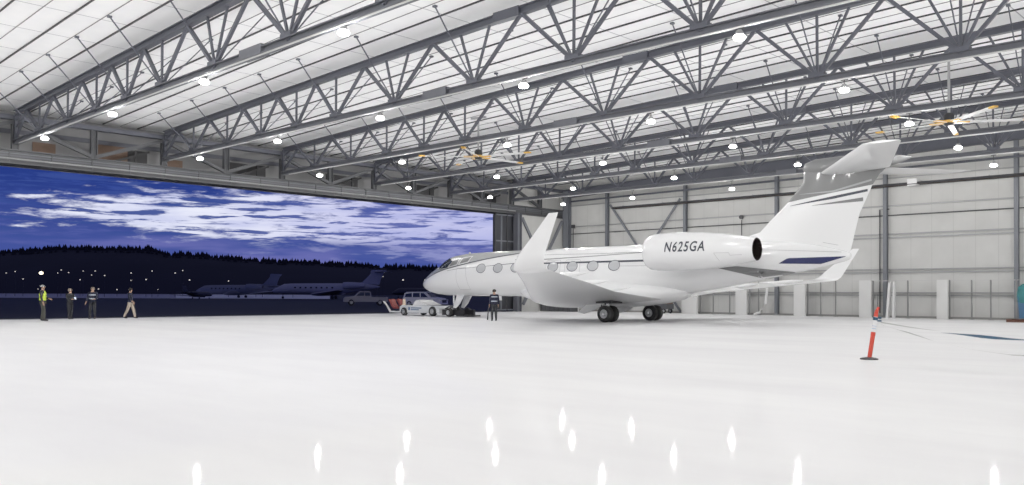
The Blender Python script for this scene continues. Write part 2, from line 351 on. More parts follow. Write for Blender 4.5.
# ------------------------------------------------------------------ roof trusses
XN = [-51.0, -47.2, -43.3, -39.8, -36.5, -33.2, -28.9, -24.05, -19.1, -14.1, -9.2, -4.3, .6, 5.5, 10.4]
ZB = 9.42
TL = ['nearest roof truss, crossing the upper left of the ceiling', 'second roof truss from the viewer', 'third roof truss from the viewer', 'fourth roof truss from the viewer', 'fifth roof truss from the viewer, behind the yellow tipped ceiling fan', 'sixth and farthest roof truss, next to the back wall']
def make_truss(y, label):
    t = thing('roof_truss', 'grey steel ' + label, 'truss', (0, y, ZB))
    def Z(x): return zt(x) - ZB
    b = MB(); b.ibar((XD + .1, 0, Z(XD)), (0, 0, Z(0)), .26, .30, .035); b.ibar((0, 0, Z(0)), (XE, 0, Z(XE)), .26, .30, .035); b.build('top_chord', M_steel, t)
    b = MB(); b.ibar((XD + .1, 0, 0), (XE, 0, 0), .28, .24, .035); b.build('bottom_chord', M_steel_l, t)
    b = MB(); b.tube([(XD + 1, -.09, -.15), (XE - 1, -.09, -.15)], .028, 6); b.build('conduit', mat('pale_conduit', (.6, .6, .6), .4), t)
    tops = [(XN[i] + XN[i + 1]) / 2 for i in range(len(XN) - 1)]
    def member(p, q, w=.10):
        b = MB(); b.bar(p, q, w, w * .9, (0, 1, 0)); b.build('web_member', M_steel, t)
    for i, x in enumerate(XN):
        l = tops[i - 1] if i else None; r = tops[i] if i < len(tops) else None
        if l is not None: member((x, 0, .05), (l, 0, Z(l) - .1), .13)
        if r is not None: member((x, 0, .05), (r, 0, Z(r) - .1), .12)
        if l is not None and r is not None:
            n = 1 if x < -30 else (2 if x < -21 else 3)
            for k in range(n):
                f = (k + 1) / (n + 1); xx = l + (r - l) * f if n > 1 else x
                member((x, 0, .05), (xx, 0, Z(xx) - .1), .085)
            b = MB(); b.bar((x - .3, 0, .16), (x + .3, 0, .16), .30, .16); b.build('gusset', M_steel, t)
        elif l is None:
            member((x + .15, 0, .05), (x + .15, 0, Z(x)), .16)
            for zz in (.35, .75, 1.1):
                member((x + .1, 0, zz), (x + .9, 0, zz + .3), .06)
        # knee braces out to the purlins
        if 0 < i < len(XN) - 1:
            for s in (-1, 1):
                b = MB(); q = Vector((x, s * 2.0, zr(x) - ZB - .12)); b.bar((x, 0, .05), q, .04, .04, (1, 0, 0)); b.bar(q - Vector((.07, 0, 0)), q + Vector((.07, 0, 0)), .14, .07); b.build('knee_brace', M_steel, t)
    b = MB(); b.box(-26.9, -25.5, -.17, .17, -.13, .2); b.build('splice_plate', M_steel_l, t)
    b = MB(); b.box(-22.9, -21.6, -.15, .15, Z(-22) - .18, Z(-22) + .18); b.build('splice_plate', M_steel, t)
    return t
for y, l in zip(YT, TL): make_truss(y, l)
# purlins under the liner, running up the slope
def purlin_mesh(w, h):
    b = MB(); b.bar((XD - 1.4, 0, zr(XD - 1.4) - h / 2), (0, 0, zr(0) - h / 2), w, h); b.bar((0, 0, zr(0) - h / 2), (XE, 0, zr(XE) - h / 2), w, h)
    return b
p1 = purlin_mesh(.045, .06).build('roof_purlin', mat('purlin_dark', (.03, .03, .035), .6)); tag(p1, 'thin dark purlin running along the white roof liner between the trusses', 'purlin', 'dark purlins under the roof liner')
p2 = purlin_mesh(.02, .025).build('roof_wire', mat('wire_grey', (.16, .16, .17), .6)); tag(p2, 'fine grey line running along the white roof liner between the dark purlins', 'wire', 'fine wires under the roof liner')
first1 = first2 = True
ys = [6.7] + YT + [59.9]
for i in range(len(ys) - 1):
    a, c = ys[i], ys[i + 1]; d = (c - a) / 8
    for k in (1, 3, 5, 7):
        o = p1 if first1 else p1.copy()
        if not first1: COL.objects.link(o)
        first1 = False; o.location = (0, a + k * d, 0)
    for k in (2, 4, 6):
        o = p2 if first2 else p2.copy()
        if not first2: COL.objects.link(o)
        first2 = False; o.location = (0, a + k * d, 0)

# ------------------------------------------------------------------ high bay lights
LX = [-46.5, -38.3, -30.1, -21.8, -13.5, -5.2]
ZL = [9.0, 8.92, 8.80, 8.73, 8.66, 8.60]
lp = bpy.data.lights.new('high_bay', 'POINT'); lp.energy = 200; lp.shadow_soft_size = .13; lp.color = (1, .985, .965)
def lamp(x, y, z):
    o = bpy.data.objects.new('high_bay_lamp', lp); COL.objects.link(o); o.location = (x, y, z); return o
proto = None
LXR = [[-46.4, -38, -29.7, -21.1, -12.8, -4.5], [-46.4, -38.2, -29.9, -21.45, -12.8, -4.5], [-46.6, -38.4, -30.1, -21.5, -13.1, -4.8], [-47.1, -38.4, -30.0, -21.9, -13.5, -5.2], [-46.5, -38.4, -30.2, -22.1, -13.8, -5.5], [-45.3, -38.5, -30.2, -22.1, -14.1, -6]]
for j, y in enumerate(YT):
    for i, x in enumerate(LXR[j]):
        lab = 'glowing high bay light, ' + ORD[i] + ' from the door in ' + ['the nearest row', 'the second nearest row', 'the third nearest row', 'the fourth nearest row', 'the fifth nearest row', 'the row by the back wall'][j]
        if proto is None:
            t = proto = thing('high_bay_light', lab, 'light', group='high bay lights under the trusses')
            b = MB(); b.lathe([(.24, .001), (.24, .07), (.18, .11), (.10, .13), (.08, .11)], 20, 'Z'); b.build('housing', M_girt, t, True)
            b = MB(); b.lathe([(.10, .12), (.06, .17), (.0, .18), (-.04, .14), (-.05, .001)], 20, 'Z'); b.build('lens', M_lens, t, True)
            b = MB(); b.tube([(0, 0, .2), (0, 0, .40)], .02); b.box(-.12, .12, -.06, .06, .38, .44); b.build('hanger', M_dark, t)
        else:
            t = copy_tree(proto)
        t['label'] = lab; t.location = (x, y, ZL[j] + .05)
        # hanger reaches the chord
        for ch in t.children:
            if ch.name.startswith('hanger'): ch.scale = (1, 1, max(.2, (ZB - .12 - (ZL[j] + .05)) / .44))
        lamp(x, y, ZL[j] - .19)
for y in (6.7, -1.3, -9): 
    for x in LX: lamp(x, y, 8.7)
for y in (55, 45, 35, 25, 15, 6, -2, -9): lamp(4, y, 8.7); lamp(12, y, 8.7)

# ------------------------------------------------------------------ ceiling fans
def fan(x, y, z, rot, label):
    t = thing('ceiling_fan', label, 'fan', (x, y, z), R(rot))
    top = zr(x) - z - .1
    b = MB(); b.tube([(0, 0, .25), (0, 0, top)], .06); b.box(-.5, .5, -.06, .06, top - .12, top); b.build('down_rod', M_girt, t)
    b = MB(); b.lathe([(.42, 0.001), (.42, .16), (.32, .22), (.0, .24), (-.12, .18), (-.16, .001)], 18, 'Z'); b.build('motor', M_black, t, True)
    b = MB(); b.lathe([(-.02, .30), (.08, .30), (.08, .24), (-.02, .24)], 18, 'Z'); b.build('hub', M_yel, t)
    for k in range(5):
        a = 2 * PI * k / 5; d = Vector((math.cos(a), math.sin(a), 0)); n = Vector((-d.y, d.x, 0))
        b = MB(); b.add([d * .25 - n * .11 + Vector((0, 0, .05)), d * .25 + n * .11 + Vector((0, 0, -.01)), d * 3.3 + n * .09 + Vector((0, 0, -.01)), d * 3.3 - n * .09 + Vector((0, 0, .04)),
                         d * .25 - n * .11 + Vector((0, 0, .02)), d * .25 + n * .11 + Vector((0, 0, -.04)), d * 3.3 + n * .09 + Vector((0, 0, -.04)), d * 3.3 - n * .09 + Vector((0, 0, .01))],
                        [(0, 1, 2, 3), (7, 6, 5, 4), (0, 4, 5, 1), (1, 5, 6, 2), (2, 6, 7, 3), (3, 7, 4, 0)])
        bl = b.build('blade', M_wpaint, t)
        b = MB(); b.bar(d * .2, d * .85, .2, .07); b.build('blade_bracket', M_yel, bl); b = MB(); b.bar(d * 3.05, d * 3.42 , .2, .07); b.build('blade_tip', M_yel, bl)
fan(-36.1, 34.5, 9.36, 14, 'large ceiling fan with yellow tipped blades, over the jet nose, left of the two')
fan(-13.1, 42.1, 9.36, 30, 'large ceiling fan with yellow tipped blades, above the tail, right of the two')

# ------------------------------------------------------------------ business jet (local: x aft from nose, -y = its left side, z up)
jet = thing('business_jet', 'white twin-engine business jet with T-tail and blue tail stripe, being towed in the hangar', 'airplane', (-44.63, 37.71, 0), R(3.117))
ST = [(0,2.06,2.06,0),(0.06,2.20,1.93,.15),(0.2,2.34,1.81,.29),(0.5,2.56,1.67,.49),(1.0,2.87,1.54,.75),(1.5,3.12,1.46,.93),(2.0,3.36,1.41,1.07),(2.45,3.66,1.38,1.16),(2.9,3.86,1.365,1.23),(3.5,3.97,1.355,1.29),(4.5,4.05,1.35,1.35),(6,4.09,1.35,1.37),(10,4.13,1.35,1.37),(17,4.17,1.38,1.37),(19,4.18,1.45,1.34),(20.5,4.18,1.62,1.28),(22,4.17,1.85,1.17),(23.5,4.13,2.12,1.02),(25,4.07,2.4,.82),(26.3,3.93,2.66,.60),(27.2,3.75,2.86,.44),(27.8,3.58,3.0,.30),(28.1,3.49,3.08,.22),(28.25,3.40,3.17,.12)]
def sec(x):
    n = len(ST)
    for i in range(n - 1):
        if x <= ST[i + 1][0]: break
    a, b_ = ST[i], ST[i + 1]; h = b_[0] - a[0]; t = max(0, min(1, (x - a[0]) / h))
    if i == 0: return tuple(a[k] + (b_[k] - a[k]) * math.sqrt(t) for k in (1, 2, 3))
    o = []
    for k in (1, 2, 3):
        p0 = ST[i - 1]; p3 = ST[i + 2] if i + 2 < n else None
        m1 = (b_[k] - p0[k]) / (b_[0] - p0[0]); m2 = ((p3[k] - a[k]) / (p3[0] - a[0])) if p3 else (b_[k] - a[k]) / h
        t2 = t * t; t3 = t2 * t
        o.append((2*t3 - 3*t2 + 1)*a[k] + (t3 - 2*t2 + t)*h*m1 + (-2*t3 + 3*t2)*b_[k] + (t3 - t2)*h*m2)
    return tuple(o)
def surfp(x, z, off=0., side=-1):
    T, B, w = sec(x); c = (T + B) / 2; h = max((T - B) / 2, 1e-4)
    q = max(-1, min(1, (z - c) / h)); th = math.acos(q)
    return (x, side * (w + off) * math.sin(th), c + (h + off) * math.cos(th))
fx = [0.002, .02, .06, .12, .2, .32, .5, .72, 1.0, 1.25, 1.5, 1.75, 2.0, 2.2, 2.45, 2.7, 2.9, 3.2, 3.5, 4, 4.5, 5.2, 6, 8, 10, 13, 15, 17, 18, 19, 19.8, 20.5, 21.2, 22, 22.8, 23.5, 24.2, 25, 25.8, 26.5, 27.1, 27.6, 28.0, 28.15, 28.25]
b = MB(); rings = []
for x in fx:
    T, B, w = sec(x); c = (T + B) / 2; h = (T - B) / 2
    rings.append([(x, w * math.sin(2 * PI * k / 48), c + h * math.cos(2 * PI * k / 48)) for k in range(48)])
b.loft(rings); b.build('fuselage', M_white, jet, True, auto=50)
def interp(pts, x):
    if x <= pts[0][0]: return pts[0][1]
    for (a, u), (c, v) in zip(pts, pts[1:]):
        if x <= c: return u + (v - u) * (x - a) / (c - a)
    return pts[-1][1]
def strip(name, m_, top, bot, x0, x1, nx, nz=4, off=.006, sides=(-1, 1), parent=None, fn=surfp):
    b = MB()
    for sd in sides:
        g = []
        for i in range(nx + 1):
            x = x0 + (x1 - x0) * i / nx; T, B, w = sec(x)
            zt_ = min(interp(top, x), T - 1e-3) if top else T; zb_ = max(interp(bot, x), B + 1e-3); zb_ = min(zb_, zt_ - 1e-4)
            g.append([fn(x, zt_ + (zb_ - zt_) * k / nz, off, sd) for k in range(nz + 1)])
        b.loft(g, False, False)
    return b.build(name, m_, parent or jet, True)
line1 = [(0.1, 2.17), (0.23, 2.25), (1.31, 2.56), (1.98, 2.76), (3.16, 3.02), (4.29, 3.22), (5.44, 3.42), (6.51, 3.59), (7.81, 3.76), (9.25, 3.92), (10.5, 4.02), (12, 4.12)]
strip('crown_paint', M_silver, None, line1, .12, 12, 60, 8, .005)
strip('cheat_line', M_line, [(x, z + .036) for x, z in line1], [(x, z - .036) for x, z in line1], .12, 11.2, 50, 2, .009)
l2 = [(3.4, 2.93), (4.34, 3.03), (6.15, 3.12), (8.94, 3.28), (11.5, 3.24), (18.9, 3.25)]
strip('window_line', M_line, [(x, z + .01 + min(.045, max(0, x - 8) * .01)) for x, z in l2], [(x, z - .01 - min(.045, max(0, x - 8) * .01)) for x, z in l2], 3.4, 18.9, 60, 2, .009)
strip('upper_stripe', M_greyp, [(9, 3.52), (11.4, 3.50), (14.9, 3.60), (17.9, 3.71), (18.9, 3.72)], [(9, 3.49), (11.4, 3.45), (14.9, 3.56), (17.9, 3.68), (18.9, 3.70)], 9, 18.9, 30, 2, .008)
strip('fine_stripe', M_line, [(9, 3.70), (11.4, 3.75), (14.9, 3.715), (18.9, 3.725)], [(9, 3.69), (11.4, 3.735), (14.9, 3.70), (18.9, 3.71)], 9, 18.9, 30, 1, .008)
strip('fine_stripe', M_greyp, [(16.3, 3.0), (19.2, 2.975)], [(16.3, 2.985), (19.2, 2.96)], 16.3, 19.2, 8, 1, .008)
strip('tail_stripe', M_navy, [(25.15, 2.98), (25.55, 3.21), (25.6, 3.22), (28.1, 3.26)], [(25.15, 2.97), (25.9, 2.95), (27.0, 2.93), (28.1, 3.24)], 25.15, 28.1, 24, 5, .007)
strip('belly_stripe', M_greyp, [(22.2, 2.80), (23.15, 2.88), (25.7, 2.58)], [(22.2, 2.79), (23.3, 2.52), (24.5, 2.2), (25.7, 2.4)], 22.2, 25.7, 24, 5, .007)
strip('tail_seam', M_seam, [(24.3, 3.66), (28.24, 3.45)], [(24.3, 3.64), (28.24, 3.43)], 24.3, 28.2, 12, 1, .008)
def patch(name, m_, c4, off, sides=(-1, 1), n=6, parent=None):
    b = MB()
    for sd in sides:
        g = []
        for i in range(n + 1):
            u = i / n; row = []
            for k in range(n + 1):
                v = k / n
                x = (1-u)*(1-v)*c4[0][0] + u*(1-v)*c4[1][0] + u*v*c4[2][0] + (1-u)*v*c4[3][0]
                z = (1-u)*(1-v)*c4[0][1] + u*(1-v)*c4[1][1] + u*v*c4[2][1] + (1-u)*v*c4[3][1]
                row.append(surfp(x, z, off, sd))
            g.append(row)
        b.loft(g, False, False)
    return b.build(name, m_, parent or jet, True)
for sd, in ((-1,), (1,)):
    patch('windshield', M_cock, [(2.12, 3.34), (2.9, 3.80), (3.38, 3.62), (2.55, 3.03)], .012, (sd,))
    patch('windshield', M_cock, [(2.62, 3.03), (3.42, 3.60), (3.62, 3.50), (3.38, 3.13)], .012, (sd,))
    patch('window_surround', M_rim, [(3.46, 3.12), (3.66, 3.66), (4.28, 3.74), (4.26, 3.26)], .011, (sd,))
    patch('cockpit_side_window', M_greyp, [(3.53, 3.19), (3.71, 3.60), (4.20, 3.67), (4.19, 3.32)], .015, (sd,))
    patch('window_surround', M_white, [(4.36, 3.28), (4.42, 3.76), (5.26, 3.84), (5.2, 3.42)], .011, (sd,))
    patch('cockpit_side_window', M_greyp, [(4.44, 3.34), (4.49, 3.70), (5.18, 3.78), (5.12, 3.46)], .015, (sd,))
def oval(b, x, z, a, h, off, sd, n=24):
    vs = [surfp(x, z, off, sd)]; fs = []
    for f in (.5, 1):
        for k in range(n):
            t = 2 * PI * k / n; vs.append(surfp(x + a * f * math.cos(t), z + h * f * math.sin(t), off, sd))
    for k in range(n):
        fs.append((0, 1 + k, 1 + (k + 1) % n)); fs.append((1 + k, 1 + n + k, 1 + n + (k + 1) % n, 1 + (k + 1) % n))
    b.add(vs, fs)
WX = [6.42, 7.80, 9.20, 10.60, 12.0, 13.37, 14.77, 16.18]
for sd in (-1, 1):
    for x in WX:
        b = MB(); oval(b, x, 3.03, .385, .29, .011, sd); f = b.build('cabin_window', M_line, jet, True)
        b = MB(); oval(b, x + .015, 3.03, .345, .255, .018, sd); b.build('pane', M_glass, f, True)
def seam(name, pts, w=.02, sides=(-1,), off=.009, m_=M_seam, closed=True, fn=surfp, parent=None):
    b = MB()
    for sd in sides:
        n = len(pts)
        for i in range(n if closed else n - 1):
            p, q = pts[i], pts[(i + 1) % n]; d = Vector((q[0] - p[0], q[1] - p[1])); L = d.length; nn = Vector((-d.y, d.x)).normalized() * w / 2
            k = max(1, int(L / .15)); g = []
            for j in range(k + 1):
                c = Vector(p) + d * j / k
                g.append([fn(c.x - nn.x, c.y - nn.y, off, sd), fn(c.x + nn.x, c.y + nn.y, off, sd)])
            b.loft(g, False, False)
    return b.build(name, m_, parent or jet)
seam('cabin_door', [(4.32, 3.06), (5.1, 3.1), (5.2, 2.4), (5.22, 1.74), (4.3, 1.74), (4.28, 2.4)])
for x in (12.0, 13.37): seam('emergency_exit', [(x - .52, 3.32), (x - .45, 3.40), (x + .45, 3.40), (x + .52, 3.32), (x + .52, 2.74), (x + .45, 2.66), (x - .45, 2.66), (x - .52, 2.74)])
# belly fairing
b = MB(); rings = []
for i in range(25):
    s = i / 24; x = 8.8 + 11.2 * s; e = (math.sin(PI * min(1, max(0, s)))) ** .5
    w = .5 + 1.1 * e; h = .15 + .74 * e; c = 1.62
    rings.append([(x, w * math.sin(2 * PI * k / 32), c + h * math.cos(2 * PI * k / 32)) for k in range(32)])
b.loft(rings); b.build('belly_fairing', M_white, jet, True, auto=60)
# lifting surfaces
def foil(le, ch, n, tc, N=14):
    """closed section: le point, chord along +x, thickness along n"""
    le = Vector(le); n = Vector(n).normalized(); up = []; lo = []
    for i in range(N + 1):
        t = .5 * (1 - math.cos(PI * i / N)); th = tc * ch * 5 * (.2969 * math.sqrt(t) - .126 * t - .3516 * t * t + .2843 * t ** 3 - .1015 * t ** 4)
        up.append(le + Vector((t * ch, 0, 0)) + n * th * 1.05); lo.append(le + Vector((t * ch, 0, 0)) - n * th * .95)
    return up + lo[1:-1][::-1]
WS = [(.5, 9.9, 9.0, 1.22, 0, .12), (1.4, 10.4, 8.3, 1.27, 0, .12), (5.2, 13.35, 5.45, 1.62, 0, .11), (10, 17.1, 3.45, 2.02, 0, .10), (14.1, 20.2, 1.8, 2.36, 0, .10),
      (14.7, 20.55, 1.62, 2.44, 25, .09), (14.98, 20.86, 1.45, 2.62, 58, .085), (15.12, 21.2, 1.28, 2.96, 76, .075), (15.25, 22.0, .86, 3.64, 80, .07), (15.4, 22.88, .42, 4.42, 80, .07)]
for sd, nm in ((-1, 'left'), (1, 'right')):
    b = MB(); b.loft([foil((x, sd * y, z), ch, (0, -sd * math.sin(R(a)), math.cos(R(a))), tc) for y, x, ch, z, a, tc in WS[:5]]); w = b.build('wing', M_white, jet, True)
    b = MB(); b.loft([foil((x, sd * y, z), ch, (0, -sd * math.sin(R(a)), math.cos(R(a))), tc) for y, x, ch, z, a, tc in WS[4:]]); b.build('winglet', M_white, jet, True, auto=60)
    for y, x in ((4.2, 17.2), (7.6, 18.3), (11, 19.6)):
        b = MB(); b.tube([(x - .9, sd * y, 1.42 + y * .075), (x, sd * y, 1.38 + y * .075), (x + 1.2, sd * y, 1.44 + y * .08), (x + 1.9, sd * y, 1.5 + y * .08)], [.02, .13, .1, .02], 10)
        b.build('flap_fairing', M_white, w, True)
    # tailplane
    b = MB(); b.loft([foil((x, sd * y, z), ch, (0, 0, 1), .09) for y, x, ch, z in ((.1, 26.9, 3.1, 7.18), (5.15, 30.5, 1.5, 7.44), (5.35, 30.9, 1.1, 7.445))]); b.build('tailplane', M_white, jet, True)
# fin
FL = [(21.8, 4.05), (22.8, 4.25), (23.85, 4.55), (24.3, 5.0), (25.25, 5.9)]; FT = [(28.2, 3.4), (28.32, 3.85), (28.45, 4.4), (28.65, 5.2), (29.22, 6.47)]
GL = [(25.25, 5.9), (26.02, 6.78), (26.04, 7.28), (26.35, 7.76)]; GT = [(29.22, 6.47), (29.55, 6.95), (29.9, 7.25), (30.2, 7.6)]
def fth(t): return .175 * (t ** .5) * (1 - t) * 2.6 * .9 + .01
def finskin(L, T, name, m_):
    b = MB(); g = []
    for (lx, lz), (tx, tz) in zip(L, T):
        up = []; lo = []
        for i in range(17):
            t = i / 16; t = t * t * (3 - 2 * t) if False else t ** 1.5
            x = lx + (tx - lx) * t; z = lz + (tz - lz) * t; up.append((x, -fth(t), z)); lo.append((x, fth(t), z))
        g.append(up + lo[::-1])
    b.loft(g); return b.build(name, m_, jet, True, auto=60)
finskin(FL, FT, 'tail_fin', M_white); finskin(GL, GT, 'upper_tail_fin', M_greyp)
b = MB(); rings = []
for x, h, w, c in ((26.0, .02, .02, 7.45), (26.12, .22, .12, 7.48), (26.6, .36, .22, 7.50), (27.8, .42, .27, 7.48), (29.2, .34, .24, 7.48), (30.2, .22, .16, 7.50), (30.85, .05, .04, 7.55)):
    rings.append([(x, w * math.sin(2 * PI * k / 20), c + h * math.cos(2 * PI * k / 20)) for k in range(20)])
b.loft(rings); b.build('bullet_fairing', M_greyp, jet, True, auto=60)
def finp(x, z, off, sd):
    AL = FL + GL[1:]; AT = FT + GT[1:]
    lo, hi = 0., len(AL) - 1.0
    for _ in range(30):
        s = (lo + hi) / 2; i = min(int(s), len(AL) - 2); f = s - i
        lx = AL[i][0] + (AL[i+1][0] - AL[i][0]) * f; lz = AL[i][1] + (AL[i+1][1] - AL[i][1]) * f; tx = AT[i][0] + (AT[i+1][0] - AT[i][0]) * f; tz = AT[i][1] + (AT[i+1][1] - AT[i][1]) * f
        t = (x - lx) / (tx - lx); zz = lz + (tz - lz) * t
        if zz < z: lo = s
        else: hi = s
    return (x, sd * (fth(max(0.001, min(.999, t))) + off), z)
def finstrip(name, m_, pts_t, pts_b, x0, x1):
    b = MB()
    for sd in (-1, 1):
        g = []
        for i in range(25):
            x = x0 + (x1 - x0) * i / 24
            g.append([finp(x, interp(pts_t, x), .012, sd), finp(x, interp(pts_b, x), .012, sd)])
        b.loft(g, False, False)
    b.build(name, m_, jet, True)
finstrip('fin_stripe', M_line, [(25.45, 5.74), (27.5, 6.06), (29.1, 6.30)], [(25.45, 5.72), (27.5, 5.93), (29.1, 6.19)], 25.45, 29.02)
finstrip('fin_stripe', M_greyp, [(26.5, 5.68), (28.9, 5.93)], [(26.5, 5.67), (28.9, 5.75)], 26.5, 28.82)
finstrip('fin_stripe', M_silver, [(25.9, 6.25), (27.5, 6.32), (29.3, 6.75)], [(25.9, 6.24), (27.5, 6.24), (29.3, 6.66)], 25.9, 29.2)
finstrip('rudder_seam', M_seam, [(27.0, 3.95), (27.7, 3.80)], [(27.0, 3.93), (27.7, 3.78)], 27.0, 27.7)
# engines
NP = [(19.28, .74), (19.31, .80), (19.42, .86), (19.75, .915), (20.5, .945), (21.3, .94), (22.3, .89), (23.3, .79), (24.2, .66), (24.98, .53)]
NY, NZ = 2.72, 3.58
def nacp(x, z, off, sd):
    r = interp(NP, x) + off; dz = z - (NZ - (x - 19) * .004); return (x, sd * (NY + math.sqrt(max(r * r - dz * dz, 0))), z)
for sd in (-1, 1):
    c = (0, sd * NY, NZ)
    b = MB(); b.lathe(NP, 48, 'X', c); e = b.build('engine_nacelle', M_white, jet, True, auto=50)
    b = MB(); b.lathe([(19.43, .64), (19.29, .68), (19.26, .71), (19.28, .74)], 48, 'X', c); b.build('inlet_lip', M_chrome, e, True, auto=80)
    b = MB(); b.lathe([(19.43, .64), (20.1, .68), (20.15, .2), (19.8, .001)], 36, 'X', c); b.build('fan_disc', M_hot, e, True)
    b = MB(); b.lathe([(24.98, .53), (24.99, .505), (24.3, .50), (24.2, .2), (24.85, .001)], 36, 'X', c); b.build('exhaust_nozzle', M_hot, e, True)
    b = MB(); g = []
    for y, z, xl, ch in ((.75, 3.72, 20.0, 4.3), (1.4, 3.68, 20.2, 4.1), (1.95, 3.62, 20.4, 3.9)): g.append(foil((xl, sd * y, z), ch, (0, 0, 1), .09))
    b.loft(g); b.build('engine_pylon', M_white, jet, True)
    seam('cowl_seam', [(23.2, 4.10), (23.9, 3.98), (23.92, 4.08), (24.4, 4.0)], .016, (sd,), .006, M_seam, False, nacp, e)
    seam('cowl_seam', [(23.4, 3.05), (23.2, 3.42), (23.9, 3.42), (23.95, 3.30), (24.5, 3.32)], .016, (sd,), .006, M_seam, False, nacp, e)
    # registration on the cowling
    cu = bpy.data.curves.new('reg', 'FONT'); cu.body = 'N625GA'; cu.size = 1; cu.shear = .12; cu.space_character = 1.18; cu.offset = .02
    to = bpy.data.objects.new('reg_tmp', cu); COL.objects.link(to); bpy.context.view_layer.update()
    me = bpy.data.meshes.new_from_object(to.evaluated_get(bpy.context.evaluated_depsgraph_get()))
    bpy.data.objects.remove(to)
    bm = bmesh.new(); bm.from_mesh(me)
    bmesh.ops.triangulate(bm, faces=bm.faces)
    for _ in range(4):
        le = [ed for ed in bm.edges if ed.calc_length() > .11]
        if le: bmesh.ops.subdivide_edges(bm, edges=le, cuts=1)
        bmesh.ops.triangulate(bm, faces=bm.faces)
    xs = [v.co.x for v in bm.verts]; zs = [v.co.y for v in bm.verts]; ax, bx_ = min(xs), max(xs); az_, bz_ = min(zs), max(zs)
    for v in bm.verts:
        s = (v.co.x - ax) / (bx_ - ax); q = (v.co.y - az_) / (bz_ - az_)
        x = 20.66 + 2.10 * s if sd < 0 else 22.76 - 2.10 * s
        v.co = nacp(x, 3.52 + .50 * q, .02, sd)
    bm.to_mesh(me); bm.free(); me.materials.append(M_line)
    to = bpy.data.objects.new('registration_lettering', me); COL.objects.link(to); to.parent = e; to['label'] = 'dark letters N625GA on the cowling'
b = MB(); b.lathe([(-.02, .13), (.03, .13), (.03, .001)], 16, 'Y', (24.25, -.70, 2.63)); b.build('vent', M_black, jet)
b = MB(); b.box(23.6, 24.3, -1.28, -1.1, 2.55, 2.62); b.build('drain_mast', M_greyp, jet)
# landing gear
def wheel(b, c, r, w, n=28):
    x, y, z = c
    b.lathe([(-w/2, r*.5), (-w/2, r*.86), (-w*.36, r*.98), (0, r), (w*.36, r*.98), (w/2, r*.86), (w/2, r*.5)], n, 'Y', c, 0)
    b.lathe([(-w/2 + .02, r*.52), (-w/2 + .05, r*.3), (-w/2 - .01, r*.18), (-w/2 - .01, .001)], n, 'Y', c, 1); b.lathe([(w/2 - .02, r*.52), (w/2 - .05, r*.3), (w/2 + .01, r*.18), (w/2 + .01, .001)], n, 'Y', c, 1)
    b.lathe([(-w/2 - .003, r*.42), (-w/2 - .003, r*.52)], n, 'Y', c, 1)
for sd in (-1, 1):
    b = MB(); b.tube([(16.35, sd * 2.2, 1.5), (16.4, sd * 2.2, .45)], .10, 12); b.tube([(16.4, sd * 1.75, .45), (16.4, sd * 2.65, .45)], .07, 10); b.tube([(15.6, sd * 1.7, 1.3), (16.35, sd * 2.2, .8)], .05); b.tube([(16.1, sd * 2.2, 1.25), (15.95, sd * 2.2, .85), (16.25, sd * 2.2, .5)], .035)
    g = b.build('main_landing_gear', M_chrome, jet, True)
    for dy in (-.26, .26):
        b = MB(); wheel(b, (16.4, sd * (2.2 + dy), .45), .45, .33); b.build('wheel', [M_tire, M_hub], g, True)
    b = MB(); b.box(15.95, 16.95, sd * 2.2 - .5, sd * 2.2 + .5, 1.0, 1.4); b.build('gear_bay', M_black, jet)
    b = MB(); b.prism([(14.1, .50), (14.75, .98), (15.85, 1.28), (15.95, 1.05), (15.2, .62), (14.5, .42)], 'Y', sd * 1.72, sd * 1.78); b.build('gear_door', M_white, jet)
b = MB(); b.tube([(2.75, 0, 1.6), (2.85, 0, .45)], .075, 12); b.tube([(2.85, -.22, .42), (2.85, .22, .42)], .05); b.tube([(3.7, 0, 1.45), (2.9, 0, .85)], .06)
g = b.build('nose_landing_gear', M_chrome, jet, True)
for dy in (-.15, .15):
    b = MB(); wheel(b, (2.85, dy, .42), .28, .17); b.build('wheel', [M_tire, M_hub], g, True)
for dy in (-.36, .36):
    b = MB(); b.prism([(3.45, 1.42), (4.1, 1.42), (3.7, .85), (3.35, .55), (3.1, .6)], 'Y', dy - .02, dy + .02); b.build('gear_door', M_white, jet)
b = MB(); b.lathe([(0, .001), (.03, .06), (.10, .07), (.12, .001)], 10, 'Z', (4.2, 0, 4.02)); b.build('beacon', M_rim, jet, True)
b = MB(); b.prism([(6.5, 1.36), (6.9, 1.36), (6.95, 1.08), (6.75, 1.08)], 'Y', -.02, .02); b.build('antenna', M_white, jet)

# ------------------------------------------------------------------ people
def skin(name, pts, edges, m_, parent, sub=1):
    me = bpy.data.meshes.new(name); me.from_pydata([p[:3] for p in pts], edges, [])
    o = bpy.data.objects.new(name, me); COL.objects.link(o)
    md = o.modifiers.new('s', 'SKIN'); md.use_smooth_shade = True
    if not me.skin_vertices: me.skin_vertices.new()
    for i, p in enumerate(pts):
        d = me.skin_vertices[0].data[i]; r = p[3]; d.radius = (r, r) if not isinstance(r, tuple) else r
        d.use_root = (i == 0)
    s2 = o.modifiers.new('u', 'SUBSURF'); s2.levels = sub; s2.render_levels = sub
    bpy.context.view_layer.update()
    nm = bpy.data.meshes.new_from_object(o.evaluated_get(bpy.context.evaluated_depsgraph_get()))
    bpy.data.objects.remove(o)
    nm.materials.clear(); nm.materials.append(m_)
    for f in nm.polygons: f.use_smooth = True
    o = bpy.data.objects.new(name, nm); COL.objects.link(o); o.parent = parent
    return o
